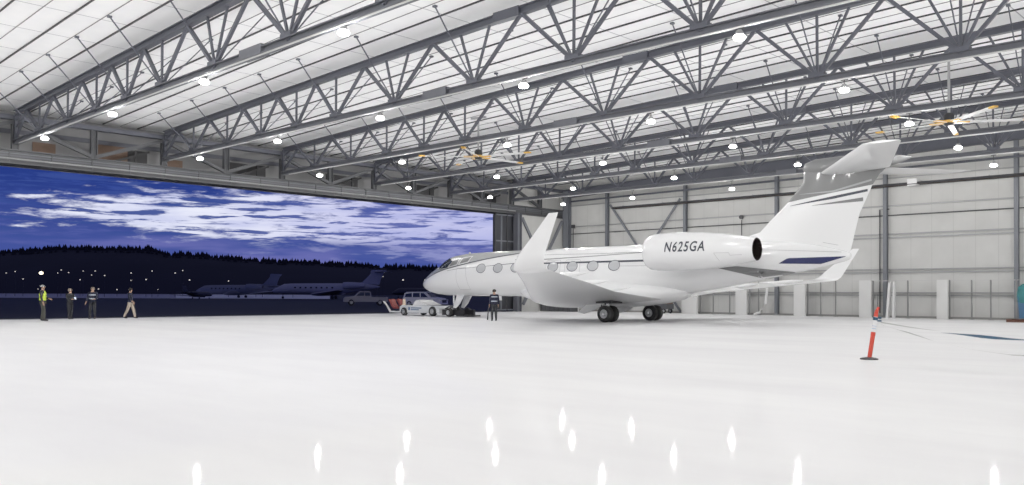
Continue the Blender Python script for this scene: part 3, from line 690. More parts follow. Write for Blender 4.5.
def person(label, loc, face, H, arms, feet, top, legs, hair=None, vest=None, helmet=None, bands=None, group=None):
    """local: faces +y, right hand +x. arms: ((elbow, wrist) left, right). feet: ((x, y) left, right) with optional lift"""
    t = thing('person', label, 'person', loc, 0, group)
    t.rotation_euler = (0, 0, math.atan2(face[1], face[0]) - PI / 2); k = H / 1.78
    def S(p): return tuple(c * k for c in p[:3]) + ((p[3] * k,) if len(p) > 3 and not isinstance(p[3], tuple) else (tuple(q * k for q in p[3]),) if len(p) > 3 else ())
    tor = [(0, 0, .96, (.125, .085)), (0, .0, 1.12, (.12, .085)), (0, .0, 1.30, (.145, .10)), (0, -.01, 1.43, (.125, .075)), (0, 0, 1.51, .058), (0, .01, 1.585, .075), (0, .012, 1.66, .100), (0, .0, 1.715, .085), (0, .105, 1.645, .014)]
    P = list(tor); E = [(0, 1), (1, 2), (2, 3), (3, 4), (4, 5), (5, 6), (6, 7), (6, 8)]
    for sx, (el, wr), (fx_, fy_) in zip((-1, 1), arms, feet):
        i = len(P); P += [(sx * .185, -.01, 1.42, .066), (*el, .046), (*wr, .031)]; E += [(3, i), (i, i + 1), (i + 1, i + 2)]
        d = (Vector(wr) - Vector(el)).normalized(); a = Vector((sx, 0, 0)) - d * d.x * sx; a = a.normalized() if a.length > .1 else Vector((0, 1, 0)); nrm = d.cross(a)
        pm = Vector(wr) + d * .07; j = len(P); P.append((*pm, (.036, .02))); E.append((i + 2, j))
        fwd = Vector((0, 1, 0)) - d * d.y; fwd = fwd.normalized() if fwd.length > .1 else Vector((0, 0, 1))
        for q, (off, ln) in enumerate(((.027, .070), (.009, .080), (-.009, .075), (-.027, .058))):
            b0 = pm + d * .025 + fwd * off; m1 = b0 + d * ln * .5; m2 = b0 + d * ln * .85 - Vector((sx, 0, 0)) * .02
            n0 = len(P); P += [(*b0, .0095), (*m1, .009), (*m2, .008)]; E += [(j, n0), (n0, n0 + 1), (n0 + 1, n0 + 2)]
        n0 = len(P); b0 = Vector(wr) + d * .03 + fwd * .035; P += [(*b0, .011), (*(b0 + d * .03 + fwd * .022), .0095), (*(b0 + d * .055 + fwd * .026), .0085)]; E += [(i + 2, n0), (n0, n0 + 1), (n0 + 1, n0 + 2)]
        i = len(P); kx, ky = sx * .10 + (fx_ - sx * .10) * .5, fy_ * .5 + .035
        P += [(sx * .095, 0, .90, .085), (kx, ky, .50, .055), (fx_, fy_, .10, .036), (fx_, fy_ + .05, .045, .038), (fx_, fy_ + .17, .03, .032)]; E += [(0, i), (i, i + 1), (i + 1, i + 2), (i + 2, i + 3), (i + 3, i + 4)]
    skin('body', [S(p) for p in P], E, M_skin, t)
    # trousers
    P = [(0, 0, 1.02, (.16, .12))]; E = []
    for sx, (fx_, fy_) in zip((-1, 1), feet):
        i = len(P); kx, ky = sx * .10 + (fx_ - sx * .10) * .5, fy_ * .5 + .035
        P += [(sx * .095, 0, .88, .116), (kx, ky, .50, .084), (fx_, fy_, .16, .068), (fx_, fy_ - .01, .06, .062)]; E += [(0, i), (i, i + 1), (i + 1, i + 2), (i + 2, i + 3)]
    skin('trousers', [S(p) for p in P], E, legs, t)
    for fx_, fy_ in feet:
        skin('shoe', [S(p) for p in [(fx_, fy_ - .02, .10, .055), (fx_, fy_ - .03, .055, .055), (fx_, fy_ + .08, .05, .05), (fx_, fy_ + .19, .04, .038)]], [(0, 1), (1, 2), (2, 3)], M_black, t)
    P = [(0, 0, .80, (.17, .125)), (0, 0, .92, (.182, .138)), (0, 0, 1.12, (.172, .13)), (0, 0, 1.30, (.192, .138)), (0, -.01, 1.44, (.155, .105)), (0, 0, 1.50, .072)]; E = [(0, 1), (1, 2), (2, 3), (3, 4), (4, 5)]
    for sx, (el, wr) in zip((-1, 1), arms):
        i = len(P); w2 = Vector(el) + (Vector(wr) - Vector(el)) * .93; P += [(sx * .19, -.01, 1.42, .083), (*el, .064), (*w2, .047)]; E += [(4, i), (i, i + 1), (i + 1, i + 2)]
    skin('jacket', [S(p) for p in P], E, top, t)
    def ringband(z, wx, wy, h, m_, nm):
        b = MB(); b.loft([[(wx * math.cos(2*PI*q/20) * k, wy * math.sin(2*PI*q/20) * k, (z + dz) * k) for q in range(20)] for dz in (-h/2, h/2)], True, False); return b.build(nm, m_, t, True)
    if vest:
        b = MB(); b.loft([[(wx * math.cos(2*PI*q/20) * k, wy * math.sin(2*PI*q/20) * k, z * k) for q in range(20)] for z, wx, wy in ((1.0, .195, .15), (1.15, .19, .148), (1.3, .205, .155), (1.42, .165, .12), (1.47, .10, .09))], True, False); b.build('safety_vest', vest, t, True)
    if bands:
        for z, wx, wy in bands: ringband(z, wx, wy, .045, mat('reflective_tape', (.55, .6, .7), .4), 'reflective_band')
    b = MB(); c0 = (0, -.005 * k, 1.655 * k); m_ = helmet or hair
    rr = .118 if helmet else .106
    b.lathe([(-.045 if not helmet else .01, rr * .98), (.03, rr), (.07, rr * .85), (.10, rr * .5), (.112, .001)], 16, 'Z', tuple(c0)); hh = b.build('helmet' if helmet else 'hair', m_, t, True)
    hh.location = (0, -.012 * k, 0)
    if helmet:
        b = MB(); b.box(-.07 * k, .07 * k, .06 * k, .15 * k, 1.665 * k, 1.68 * k); b.build('brim', m_, hh)
    for ex in (-.032, .032):
        b = MB(); b.lathe([(-.012, .001), (-.008, .009), (0, .012), (.008, .009), (.012, .001)], 8, 'Z', (ex * k, .098 * k, 1.665 * k)); b.build('eye', M_black, t)
    b = MB(); b.box(-.022 * k, .022 * k, .08 * k, .098 * k, 1.598 * k, 1.606 * k); b.build('mouth', mat('lip', (.3, .1, .08), .5), t)
    return t
M_navyc = mat('navy_cloth', (.008, .011, .03), .8); M_darkc = mat('dark_cloth', (.02, .021, .026), .8); M_oliv = mat('olive_cloth', (.055, .055, .045), .8); M_khaki = mat('khaki_cloth', (.50, .42, .34), .8)
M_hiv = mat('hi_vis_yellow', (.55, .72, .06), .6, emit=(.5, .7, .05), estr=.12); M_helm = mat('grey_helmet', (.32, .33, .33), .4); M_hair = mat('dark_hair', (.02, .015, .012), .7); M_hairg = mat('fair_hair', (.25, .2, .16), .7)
dn = lambda sx: ((sx * .24, -.02, 1.14), (sx * .25, .06, .90))
person('person in grey helmet and yellow safety vest at the left end of the doorway', (-47.7, 15.1, 0), (RH * .95 + FH * .30), 1.86, (((-.24, .05, 1.15), (-.16, .26, 1.08)), dn(1)), ((-.15, -.06), (.15, .10)), M_darkc, M_oliv, helmet=M_helm, vest=M_hiv)
p2 = person('person in dark clothes looking at a lit phone by the doorway', (-50.3, 17.3, 0), (RH * .8 - FH * .4), 1.68, (((-.23, .08, 1.13), (-.08, .30, 1.15)), ((.23, .08, 1.13), (.08, .30, 1.15))), ((-.15, -.08), (.16, .12)), M_darkc, M_darkc, hair=M_hairg)
b = MB(); b.box(-.04, .04, -.006, .006, -.07, .07); ph = b.build('mobile_phone', mat('phone_screen', (.6, .65, .75), .3, emit=(.7, .8, 1), estr=.8)); tag(ph, 'small lit phone held by the person in dark clothes', 'phone'); 
ph.location = Vector((-50.3, 17.3, 0)) + (RH * .8 - FH * .4).normalized() * .42 + Vector((0, 0, 1.14)); ph.rotation_euler = (.6, 0, math.atan2((RH * .8 - FH * .4).y, (RH * .8 - FH * .4).x) - PI / 2)
person('person in dark jacket with pale reflective bands facing into the hangar', (-49.8, 18.3, 0), (-FH * .9 + RH * .2), 1.77, (((-.25, .03, 1.14), (-.14, .22, 1.10)), ((.26, .0, 1.13), (.30, .12, .93))), ((-.13, 0), (.14, .0)), M_navyc, M_darkc, hair=M_hairg, bands=((1.12, .182, .142), (1.33, .205, .155)))
person('person in navy top and pale khaki trousers walking right', (-49.9, 20.4, 0), RH, 1.74, (((-.22, -.08, 1.15), (-.2, .06, .93)), ((.22, .06, 1.15), (.2, .2, .98))), ((-.09, .22), (.09, -.30)), M_navyc, M_khaki, hair=M_hair)
p5 = person('person in dark jacket with reflective bands seen from behind, holding a wand beside the jet', (-33.56, 33.32, 0), (FH * .95 - RH * .25), 1.75, (dn(-1), dn(1)), ((-.11, 0), (.12, .03)), M_navyc, M_darkc, hair=M_hair, bands=((1.10, .180, .140), (1.34, .206, .156)))
b = MB(); b.tube([(-.27, .08, .93), (-.30, .10, .62)], .022); b.tube([(-.30, .10, .62), (-.34, .12, .06)], .038)
w = b.build('signal_wand', M_black, None); tag(w, 'long dark wand held pointing down by the person beside the jet', 'wand'); w.location = p5.location; w.rotation_euler = p5.rotation_euler

# ------------------------------------------------------------------ tug
tug = thing('aircraft_tug', 'low white towbarless tug carrying the nose wheel of the jet', 'tug', (-41.3, 37.95, 0), R(3.1)); tug.scale = (.82, .82, .82)
M_tug = mat('tug_white', (.62, .64, .66), .4)
def B(name, m_, parent, *args, **kw):
    b = MB(); b.box(*args); return b.build(name, m_, parent)
body = MB(); body.prism([(-5.9, .25), (-5.9, .72), (-5.6, .86), (-2.4, .86), (-1.6, .80), (-1.3, .62), (-1.3, .25)], 'Y', -1.1, 1.1); bo = body.build('body', M_tug, tug)
B('deck_recess', M_black, bo, -4.9, -2.2, -.75, .75, .84, .88)
b = MB(); b.prism([(-4.7, .86), (-4.35, 1.2), (-4.05, 1.3), (-3.8, 1.15), (-3.0, .88)], 'Y', -.8, .8); b.build('cowl', M_wpaint, tug)
for k in range(2): B('side_marking', mat('tug_blue', (.05, .12, .25), .5), bo, -4.55, -3.3 - k * .3, -1.106, -1.098, .60 - k * .14, .68 - k * .14)
B('side_marking', mat('tug_blue', (.05, .12, .25), .5), bo, -4.85, -4.65, -1.106, -1.098, .46, .70)
for x, r in ((-5.35, .34), (-2.0, .40), (-.2, .34)):
    for y in (-1.0, 1.0):
        b = MB(); wheel(b, (x, y * 1.06, r), r, .3); b.build('wheel', [M_tire, M_hub], tug, True)
B('cradle', M_black, tug, -1.3, .9, -.75, -.5, .12, .55); B('cradle', M_black, tug, -1.3, .9, .5, .75, .12, .55); B('cradle_plate', M_black, tug, .2, 1.5, -.7, .7, .04, .14)
b = MB(); b.tube([(-1.3, -.4, .6), (-.7, -.4, .85), (-.2, -.3, .5)], .06); b.tube([(-1.3, .4, .6), (-.7, .4, .85), (-.2, .3, .5)], .06); b.build('winch_arm', M_hdr, tug)
b = MB(); b.prism([(-8.2, 1.15), (-8.05, 1.15), (-7.3, .22), (-5.9, .22), (-5.9, .34), (-7.25, .36)], 'Y', -.95, -.82); b.prism([(-8.2, 1.15), (-8.05, 1.15), (-7.3, .22), (-5.9, .22), (-5.9, .34), (-7.25, .36)], 'Y', .82, .95); b.box(-7.3, -5.9, -.95, .95, .22, .3); b.build('operator_frame', M_wpaint, tug)
for y in (-.45, .45):
    b = MB(); b.box(-7.2, -6.6, y - .26, y + .26, .55, .72); b.prism([(-7.75, 1.3), (-7.55, 1.34), (-7.1, .72), (-7.3, .66)], 'Y', y - .26, y + .26); b.build('seat', mat('seat_red', (.22, .04, .035), .6), tug)
B('dashboard', M_black, tug, -6.3, -5.95, -.7, .7, .3, .85)
b = MB(); b.lathe([(.0, .16), (.08, .12), (.35, .13), (.5, .07), (.52, .001)], 12, 'Z', (-5.7, -.8, .86)); b.build('beacon', mat('beacon_cream', (.75, .6, .45), .4), tug, True)

# ------------------------------------------------------------------ road vehicles on the apron
def vehicle(name, label, cat, loc, face, prof, glassp, L, W, paint, wheels, wr):
    t = thing(name, label, cat, loc); t.rotation_euler = (0, 0, math.atan2(face[1], face[0]))
    b = MB(); n = len(prof); g = []
    for y, s in ((-W/2, .0), (-W/2 + .08, 1), (W/2 - .08, 1), (W/2, .0)):
        g.append([(x + (0 if s else (.03 if x < 0 else -.03)), y * (1 - max(0, z - 1.05) * .16), z - (0 if s else .02)) for x, z in prof])
    b.loft(g, True, True); bo = b.build('body', paint, t, True, auto=25)
    for gp in glassp:
        b = MB()
        for sy in (-1, 1):
            vs = [(x, sy * (W/2 + .012) * (1 - max(0, z - 1.05) * .16), z) for x, z in gp]; b.add(vs, [tuple(range(len(vs)))])
        b.build('side_window', M_cock, bo)
    for x in wheels:
        for sy in (-1, 1):
            b = MB(); wheel(b, (x, sy * (W/2 - .12), wr), wr, .24, 20); b.build('wheel', [M_tire, M_hub], t, True)
    return t, bo
sp = [(-2.35, .35), (-2.4, .8), (-2.3, 1.05), (-2.15, 1.55), (-1.9, 1.7), (.1, 1.72), (.45, 1.66), (1.15, 1.12), (2.1, .98), (2.36, .82), (2.4, .35)]
face = (RH * .93 - FH * .37); c = Vector((-74.4, 63.0, -.03))
suv, bo = vehicle('suv', 'silver sport utility car parked on the dark apron behind the tug', 'car', c, face, sp, [[(-2.05, 1.12), (-1.95, 1.5), (-1.2, 1.58), (-1.15, 1.12)], [(-1.05, 1.12), (-1.05, 1.58), (-.2, 1.6), (-.15, 1.12)], [(-.05, 1.12), (-.1, 1.6), (.3, 1.56), (.85, 1.12)]], 4.8, 1.95, mat('car_silver', (.90, .88, .90), .35, .1), (-1.5, 1.5), .37)
b = MB(); b.add([(1.18, -.82, 1.12), (1.18, .82, 1.12), (.47, .72, 1.64), (.47, -.72, 1.64)], [(0, 1, 2, 3)]); o = b.build('windscreen', M_cock, bo); o.location = (.02, 0, .03)
for sy in (-1, 1): B('headlamp', mat('lamp_glass', (.6, .6, .62), .2), bo, 2.3, 2.42, min(sy * .6, sy * .9), max(sy * .6, sy * .9), .72, .9)
B('grille', M_black, bo, 2.36, 2.43, -.5, .5, .5, .85)
pp_ = [(-2.7, .5), (-2.72, 1.05), (-.75, 1.08), (-.7, 1.15), (-.6, 1.7), (-.4, 1.78), (.75, 1.78), (1.35, 1.2), (2.5, 1.08), (2.7, .9), (2.72, .5)]
trk, bo = vehicle('pickup_truck', 'pale pickup truck parked on the dark apron left of the tug', 'truck', Vector((-88.2, 65.0, -.03)), -RH * .97 - FH * .2, pp_, [[(-.55, 1.22), (-.5, 1.65), (.1, 1.67), (.1, 1.22)], [(.2, 1.22), (.2, 1.67), (.7, 1.66), (1.12, 1.22)]], 5.4, 1.9, mat('truck_paint', (.28, .27, .32), .5), (-1.75, 1.75), .40)
B('cargo_bed', M_black, bo, -2.6, -.8, -.8, .8, 1.06, 1.09)

# ------------------------------------------------------------------ parked aircraft far out
def parked_jet(label, loc, face, sc, paint, ttail=True):
    t = thing('parked_jet', label, 'airplane', loc); t.rotation_euler = (0, 0, math.atan2(-face[1], -face[0])); t.scale = (sc,) * 3
    b = MB(); rings = []
    for x in [.02, .3, 1, 2, 3.2, 5, 10, 16, 19, 22, 25, 27.4, 28.4]:
        T, B_, w = sec(x); c = (T + B_) / 2; h = (T - B_) / 2; rings.append([(x, w * math.sin(2*PI*q/20), c + h * math.cos(2*PI*q/20)) for q in range(20)])
    b.loft(rings); f = b.build('fuselage', paint, t, True)
    for sd in (-1, 1):
        b = MB(); b.loft([foil((x, sd * y, z), ch, (0, 0, 1), tc, 6) for y, x, ch, z, a, tc in (WS[1], WS[2], WS[4])]); b.build('wing', paint, t, True)
        zz = 7.3 if ttail else 3.9
        b = MB(); b.loft([foil((26.9 if ttail else 25.2, sd * .1, zz), 2.6, (0, 0, 1), .09, 6), foil((29.9 if ttail else 28, sd * 5, zz), 1.2, (0, 0, 1), .09, 6)]); b.build('tailplane', paint, t, True)
        b = MB(); b.lathe(NP[::2] + [NP[-1]], 14, 'X', (0, sd * NY, NZ)); b.build('engine_nacelle', paint, t, True)
        b = MB(); b.tube([(16.4, sd * 2.2, 1.4), (16.4, sd * 2.2, .4)], .1, 6); wheel(b, (16.4, sd * 2.3, .45), .45, .5, 12); b.build('main_landing_gear', M_black, t)
    b = MB(); b.loft([[(x, -.1, z), (x2, -.02, z2), (x2, .02, z2), (x, .1, z)] for (x, z), (x2, z2) in zip(FL[1:] + GL[1:], FT[1:] + GT[1:])]); b.build('tail_fin', paint, t)
    b = MB(); b.tube([(2.9, 0, 1.5), (2.9, 0, .4)], .08, 6); wheel(b, (2.9, 0, .4), .35, .3, 12); b.build('nose_landing_gear', M_black, t)
    for x in WX[::1]:
        for q in (-1, 1):
            b = MB(); oval(b, x, 3.0, .3, .24, .03, q, 8); b.build('cabin_window', M_black, f)
    return t
M_far = mat('far_jet_paint', (.36, .36, .46), .5); M_far2 = mat('far_jet_dark', (.025, .026, .04), .5); M_far3 = mat('far_jet_grey', (.17, .18, .24), .5)
parked_jet('pale business jet with T-tail parked broadside across the apron, behind the pickup', far(272, 222), -RH, .97, M_far)
parked_jet('grey jet parked further out with its pale tail left of the broadside jet', far(196, 262), -RH * .98 + FH * .2, .93, M_far3, False)
parked_jet('small dark jet parked tail-on near the middle of the apron', far(212, 222), (FH + RH * .25), .42, M_far2, False)
parked_jet('dark jet silhouette parked far out near the nose of the towed jet', far(392, 270), -RH * .7 - FH * .6, .8, M_far2)

# ------------------------------------------------------------------ outdoors: ground, snow, hill, trees, lamps
M_apron = mat('asphalt', (.007, .008, .014), .75, noise=(.05, .35), spec=.25)
b = MB(); b.add([(XD, -600, -.03), (XD, 900, -.03), (-3000, 2500, -.03), (-3000, -900, -.03)], [(0, 3, 2, 1)]); struct(b.build('ground', M_apron))
def band(name, m_, u0, u1, d0, d1, z):
    b = MB(); b.add([far(u0, d0, z), far(u1, d0, z), far(u1, d1, z), far(u0, d1, z)], [(0, 1, 2, 3)]); return struct(b.build(name, m_))
M_snow = mat('wet_snow', (.36, .35, .42), .55, noise=(.02, .3)); M_snow2 = mat('bright_snow', (.98, .97, 1.0), .5, noise=(.03, .3))
band('snow_field', M_snow, -260, 205, 228, 880, -.015)
band('snow_field', M_snow2, 176, 330, 224, 800, .04)
# hill with tree line
prof = [(-400, 60), (-200, 50), (-60, 46), (0, 49), (60, 53.5), (150, 53.5), (165, 47.5), (200, 46.5), (250, 41), (300, 39), (400, 34), (424, 33), (500, 30), (600, 28), (760, 22)]
b = MB(); g = []
for i in range(120):
    u = -400 + 1160 * i / 119; h = interp(prof, u) - 3 + random.uniform(-.6, .6)
    g.append([far(u, 870, -1), far(u, 900, h * .35), far(u, 960, h * .75), far(u, 1000, h), far(u, 1250, h * .8)])
b.loft(g, False, False); struct(b.build('hill', mat('dark_hillside', (.018, .018, .030), .95, noise=(.02, .4)), smooth=True))
b = MB(); random.seed(3)
for i in range(1100):
    u = random.uniform(-120, 560); D = random.choice((1000, 1000, 1000, 1000, 990)); f = {1000: 1, 990: .93, 960: .75, 930: .55}[D]
    p = far(u, D, interp(prof, u) * f - 6); hh = random.choice((5.5, 6.5, 7, 7.5, 9)) + random.uniform(-1, 1.2); w = random.uniform(1.6, 3.0)
    b.lathe([(0, w), (hh * .5, w * .62), (hh * .5, w * .8), (hh, .05)], 5, 'Z', tuple(p))
tag(b.build('conifer_forest', mat('conifer', (.016, .016, .024), .95)), 'dark conifer forest covering the hill beyond the airfield', 'forest', kind='stuff')
lamps = [(15, 271.5, 1), (23, 279, 1), (41, 273, 4.2), (57.5, 273, .8), (61, 270, 1.1), (68.5, 272.5, 1), (80, 279.7, 1.2), (83, 271, .8), (95, 271, 1.1), (91.5, 275, .8), (104.5, 275.5, 1), (131, 273, 1.1), (131, 280.4, 1.4), (146, 279.5, 1.4), (152, 271, 1), (175, 273, 1.2), (182.5, 270.5, 1.1), (189.5, 280, 1.6), (98.5, 289, 1.2), (117, 289.6, 1.1), (228.5, 281, 1.1), (256, 290, .8), (262.7, 290, .8), (403, 280, 2.2), (425, 280, 1.5), (38, 289, .8), (375, 281, .7), (379, 281, .7), (383, 276.5, .8), (6, 273, .7), (158, 289.5, .6), (293, 289.5, .7)]
M_far_l = mat('distant_lamp', (1, 1, 1), .5, emit=(1, .93, .82), estr=.75); M_far_b = mat('distant_floodlight', (1, 1, 1), .5, emit=(1, .85, .58), estr=5)
side_words = ['leftmost', 'second', 'third', 'fourth', 'fifth', 'sixth', 'seventh', 'eighth', 'ninth', 'tenth']
for i, (u, v, s) in enumerate(sorted(lamps)):
    D = 285 + (i * 37 % 60); hz = 291.97 + .0044 * u; z = CH + (hz - v) / FPX * D
    lab = ('large warm floodlight glowing on the far side of the airfield, the brightest of all' if s > 4 else 'bright white lamp left of the jet nose' if s == 2.2 else 'tiny distant lamp glowing in front of the dark hill')
    t = thing('street_lamp', lab, 'lamp', far(u, D, 0), 0, None if s >= 2.2 else 'tiny distant lamps before the hill')
    b = MB(); b.tube([(0, 0, -.1), (0, 0, z)], .08, 6); b.build('pole', M_black, t)
    r = .19 * (s ** .6) * (1.5 if s > 4 else 1)
    b = MB(); b.lathe([(-r * .8, .001), (-r * .5, r * .8), (0, r), (r * .5, r * .8), (r * .8, .001)], 10, 'Z', (0, 0, z)); b.build('lamp_head', M_far_b if s > 4 else M_far_l, t, True)

# ------------------------------------------------------------------ partition along the back wall
YP = 58.75
t = thing('safety_fence', 'see-through partition of grey posts and rails along the foot of the back wall', 'fence', (-25, YP, 0))
PX = [-36.38, -35.26, -33.85, -33.18, -32.18, -31.45, -28.56, -27.66, -26.71, -25.64, -23.9, -23.06, -20.82, -18.94, -18.26, -16.98, -15.9, -14.5]
for x in PX:
    b = MB(); b.box(x + 25 - .04, x + 25 + .04, -.04, .04, 0, 2.48); b.build('post', mat('post_grey', (.22, .22, .22), .5), t)
    b = MB(); b.box(x + 25 - .12, x + 25 + .12, -.12, .12, 0, .02); b.build('post_foot', M_girt, t)
b = MB(); b.box(-36.4 + 25, -14 + 25, -.02, .02, 2.44, 2.48); b.build('top_rail', mat('post_pale', (.55, .55, .55), .5), t)
b = MB(); b.box(-36.4 + 25, -14 + 25, -.03, .03, .07, .13); b.build('bottom_rail', mat('post_grey', (.22, .22, .22), .5), t)
for k, (a, c) in enumerate(((-37.92, -36.5), (-33.18, -32.27), (-28.56, -27.7), (-23.88, -23.08), (-18.94, -18.28))):
    b = MB(); b.box(a, c, YP - .32, YP - .16, .0, 2.50 if k else 2.6)
    o = b.build('white_panel', M_wpanel); tag(o, 'upright pale grey panel standing against the wall fence, ' + ORD[k] + ' from the left', 'panel')
b = MB(); b.prism([(-.02, 0), (.12, 0), (.30, 2.35), (.16, 2.35)], 'Y', 0, .3); o = b.build('folded_board', M_wpaint); o.location = (-21.95, YP - .75, 0); tag(o, 'white board leaning beside the column right of the tail', 'board')
b = MB(); b.prism([(.35, 0), (.47, 0), (.50, 2.4), (.40, 2.4)], 'Y', 0, .3); o = b.build('folded_board', M_wpaint); o.location = (-21.9, YP - .75, 0); tag(o, 'narrow white board standing upright at the right of the leaning board', 'board')
b = MB(); b.tube([(-31.6, YP - .4, .05), (-31.1, YP - .35, .25), (-30.75, YP - .3, .9), (-30.65, YP - .25, 1.8), (-30.7, YP - .2, 2.3)], .09, 10); tag(b.build('flexible_duct', M_wpaint, smooth=True), 'curved pale duct standing against the wall fence below the tail', 'duct')
# things behind the fuselage
t = thing('equipment_cart', 'dull brown and grey cart parked behind the main wheels near the wall', 'cart', (-39.3, 57.6, 0))
b = MB(); b.box(-.9, .9, -.5, .5, .35, .75); b.build('chassis', M_hdr, t)
b = MB(); b.box(.0, .85, -.45, .45, .75, 1.45); b.build('tank', M_brown, t)
b = MB(); b.tube([(-.85, -.4, .75), (-.85, -.4, 1.35), (-.85, .4, 1.35), (-.85, .4, .75)], .03); b.build('handle', M_girt, t)
for x in (-.6, .6):
    for y in (-.45, .45):
        b = MB(); wheel(b, (x, y, .2), .2, .12, 16); b.build('wheel', [M_tire, M_hub], t)
t = thing('steel_container', 'low grey steel container beyond the near wingtip of the jet', 'container', (-50.6, 56.6, -.12))
b = MB(); b.box(-.2, 3.2, -.5, .5, .12, 1.0); b.build('box_body', M_hdr, t)
for k in range(7):
    b = MB(); b.box(-.1 + k * .5, 0 + k * .5, -.54, -.5, .15, .97); b.build('rib', M_dark, t)
b = MB(); b.box(-.25, 3.25, -.55, .55, 1.0, 1.06); b.build('lid', M_girt, t)
b = MB(); b.box(-48.9, -47.7, 57.5, 57.65, 0, 1.15); b.box(-48.9, -47.7, 57.5, 57.65, 1.2, 1.3); tag(b.build('white_panel', M_wpaint), 'small white panel on the floor seen below the jet wing root', 'panel')

# ------------------------------------------------------------------ bin at the right edge
t = thing('covered_bin', 'blue bin with a teal cover on a dark wooden base at the right edge', 'bin', (-12.55, 55.6, 0))
b = MB(); b.prism([(-.85, .22), (-.95, 1.5), (.95, 1.5), (.85, .22)], 'Y', -.7, .7); b.build('bin_body', M_bluet, t)
b = MB(); rings = []
for z, w, d in ((1.15, 1.02, .80), (1.5, 1.05, .82), (1.9, 1.0, .78), (2.1, .8, .6), (2.15, .3, .2)):
    rings.append([(w * max(-1, min(1, 1.25 * math.cos(2*PI*q/24))) + .04 * math.sin(q * 2.3), d * max(-1, min(1, 1.25 * math.sin(2*PI*q/24))) + .04 * math.cos(q * 1.7), z + .08 * math.sin(q * 1.9)) for q in range(24)])
b.loft(rings); b.build('cover', M_teal, t, True)
b = MB()
for y in (-.7, 0, .7): b.box(-1.5, 1.2, y - .08, y + .08, .0, .12)
for k in range(7): b.box(-1.5 + k * .43, -1.25 + k * .43, -.8, .8, .12, .17)
b.build('wooden_base', M_wood, t)

# ------------------------------------------------------------------ delineator post and floor straps
dl = thing('delineator_post', 'orange red delineator post with white band on a black rubber base', 'post', (-7.96, 20.04, 0), math.atan2(RH.y, RH.x))
b = MB(); b.lathe([(0, .001), (0, .20), (.025, .20), (.04, .16), (.055, .07), (.06, .001)], 24, 'Z'); b.build('rubber_base', M_black, dl, True)
lean = .155
def dz(z): return (z * lean, 0, z)
b = MB(); b.tube([dz(.05), dz(.56)], .048, 16); b.tube([dz(.55), dz(.63)], .052, 16); b.build('tube', M_red, dl, True)
b = MB(); b.tube([dz(.63), dz(.98)], .046, 16); b.build('reflective_sleeve', mat('sleeve_white', (.82, .82, .84), .35), dl, True)
b = MB(); b.tube([dz(.70), dz(.72)], .048, 16); b.tube([dz(.76), dz(.775)], .048, 16); b.build('sleeve_line', mat('pale_blue_line', (.45, .55, .7), .4), dl, True)
b = MB(); b.tube([dz(.90), dz(.97)], .055, 16); b.tube([(dz(.95)[0] + .03, 0, .96), (dz(.95)[0] + .13, 0, .955)], .02, 8); b.tube([(dz(.9)[0] + .03, 0, .89), (dz(.9)[0] + .14, 0, .885)], .02, 8); b.build('strap_clip', M_blue, dl, True)
b = MB(); b.tube([dz(.98), dz(1.10)], [.046, .043], 16); b.tube([dz(1.10), (.2, 0, 1.16), (.215, 0, 1.2)], [.043, .03, .03], 12); b.build('top_grip', M_red, dl, True)
b = MB(); b.tube([(.19, 0, 1.18), (.205, 0, 1.5)], .006, 6); b.build('wire', M_dark, dl)
def belt(name, label, pts, m_):
    """hanging webbing strap: (bearing, depth, height, visible width) with a slow twist"""
    b = MB(); g = []
    for u, D, z, w in pts:
        p = far(u, D, z); full = .07; cz = min(1, w / full); n = FH * math.sqrt(1 - cz * cz) + Vector((0, 0, cz))
        g.append([p - n * full / 2, p + n * full / 2])
    b.loft(g, False, False); return tag(b.build(name, m_, smooth=True), label, 'belt')
M_webb = mat('grey_webbing', (.38, .38, .37), .6)
belt('barrier_belt', 'grey webbing belt stretching right from the clip of the delineator post', [(880.5, 17.5, .93, .03), (895, 17.4, .885, .028), (910, 17.3, .84, .022), (925, 17.3, .80, .012), (941, 17.2, .77, .002)], M_webb)
belt('barrier_belt', 'blue webbing belt hanging at the right edge in front of the blue bin', [(941, 17.2, .735, .002), (950, 17.2, .725, .014), (965, 17.15, .70, .034), (980, 17.1, .672, .060), (995, 17.1, .645, .058), (1010, 17.0, .628, .036), (1024, 17.0, .612, .02), (1060, 17, .60, .05), (1100, 17, .64, .03)], M_blue)
belt('barrier_belt', 'lower grey webbing belt sagging to the right of the delineator post', [(881, 17.5, .88, .002), (897, 17.4, .79, .012), (908, 17.4, .73, .028), (922, 17.3, .645, .024), (937, 17.2, .55, .004), (970, 17.1, .42, .002), (1000, 17.05, .34, .008), (1012, 17, .315, .016), (1030, 17, .30, .02), (1060, 17, .32, .02)], M_webb)

# ------------------------------------------------------------------ dusk sky
w = bpy.data.worlds.new('World'); SC.world = w; w.use_nodes = True
nt = w.node_tree; N = nt.nodes; L = nt.links; N.clear()
out = N.new('ShaderNodeOutputWorld'); bg = N.new('ShaderNodeBackground'); L.new(bg.outputs[0], out.inputs[0])
tc = N.new('ShaderNodeTexCoord')
def dot(v):
    n = N.new('ShaderNodeVectorMath'); n.operation = 'DOT_PRODUCT'; L.new(tc.outputs['Generated'], n.inputs[0]); n.inputs[1].default_value = v; return n.outputs['Value']
def mth(op, a, b_=None, c=None, clamp=False):
    n = N.new('ShaderNodeMath'); n.operation = op; n.use_clamp = clamp
    for i, q in enumerate((a, b_, c)):
        if q is None: continue
        if isinstance(q, (int, float)): n.inputs[i].default_value = q
        else: L.new(q, n.inputs[i])
    return n.outputs[0]
az = mth('MULTIPLY', mth('ARCTAN2', dot(tuple(RH)), dot(tuple(FH))), 57.2958)
el = mth('MULTIPLY', mth('ARCSINE', dot((0, 0, 1))), 57.2958)
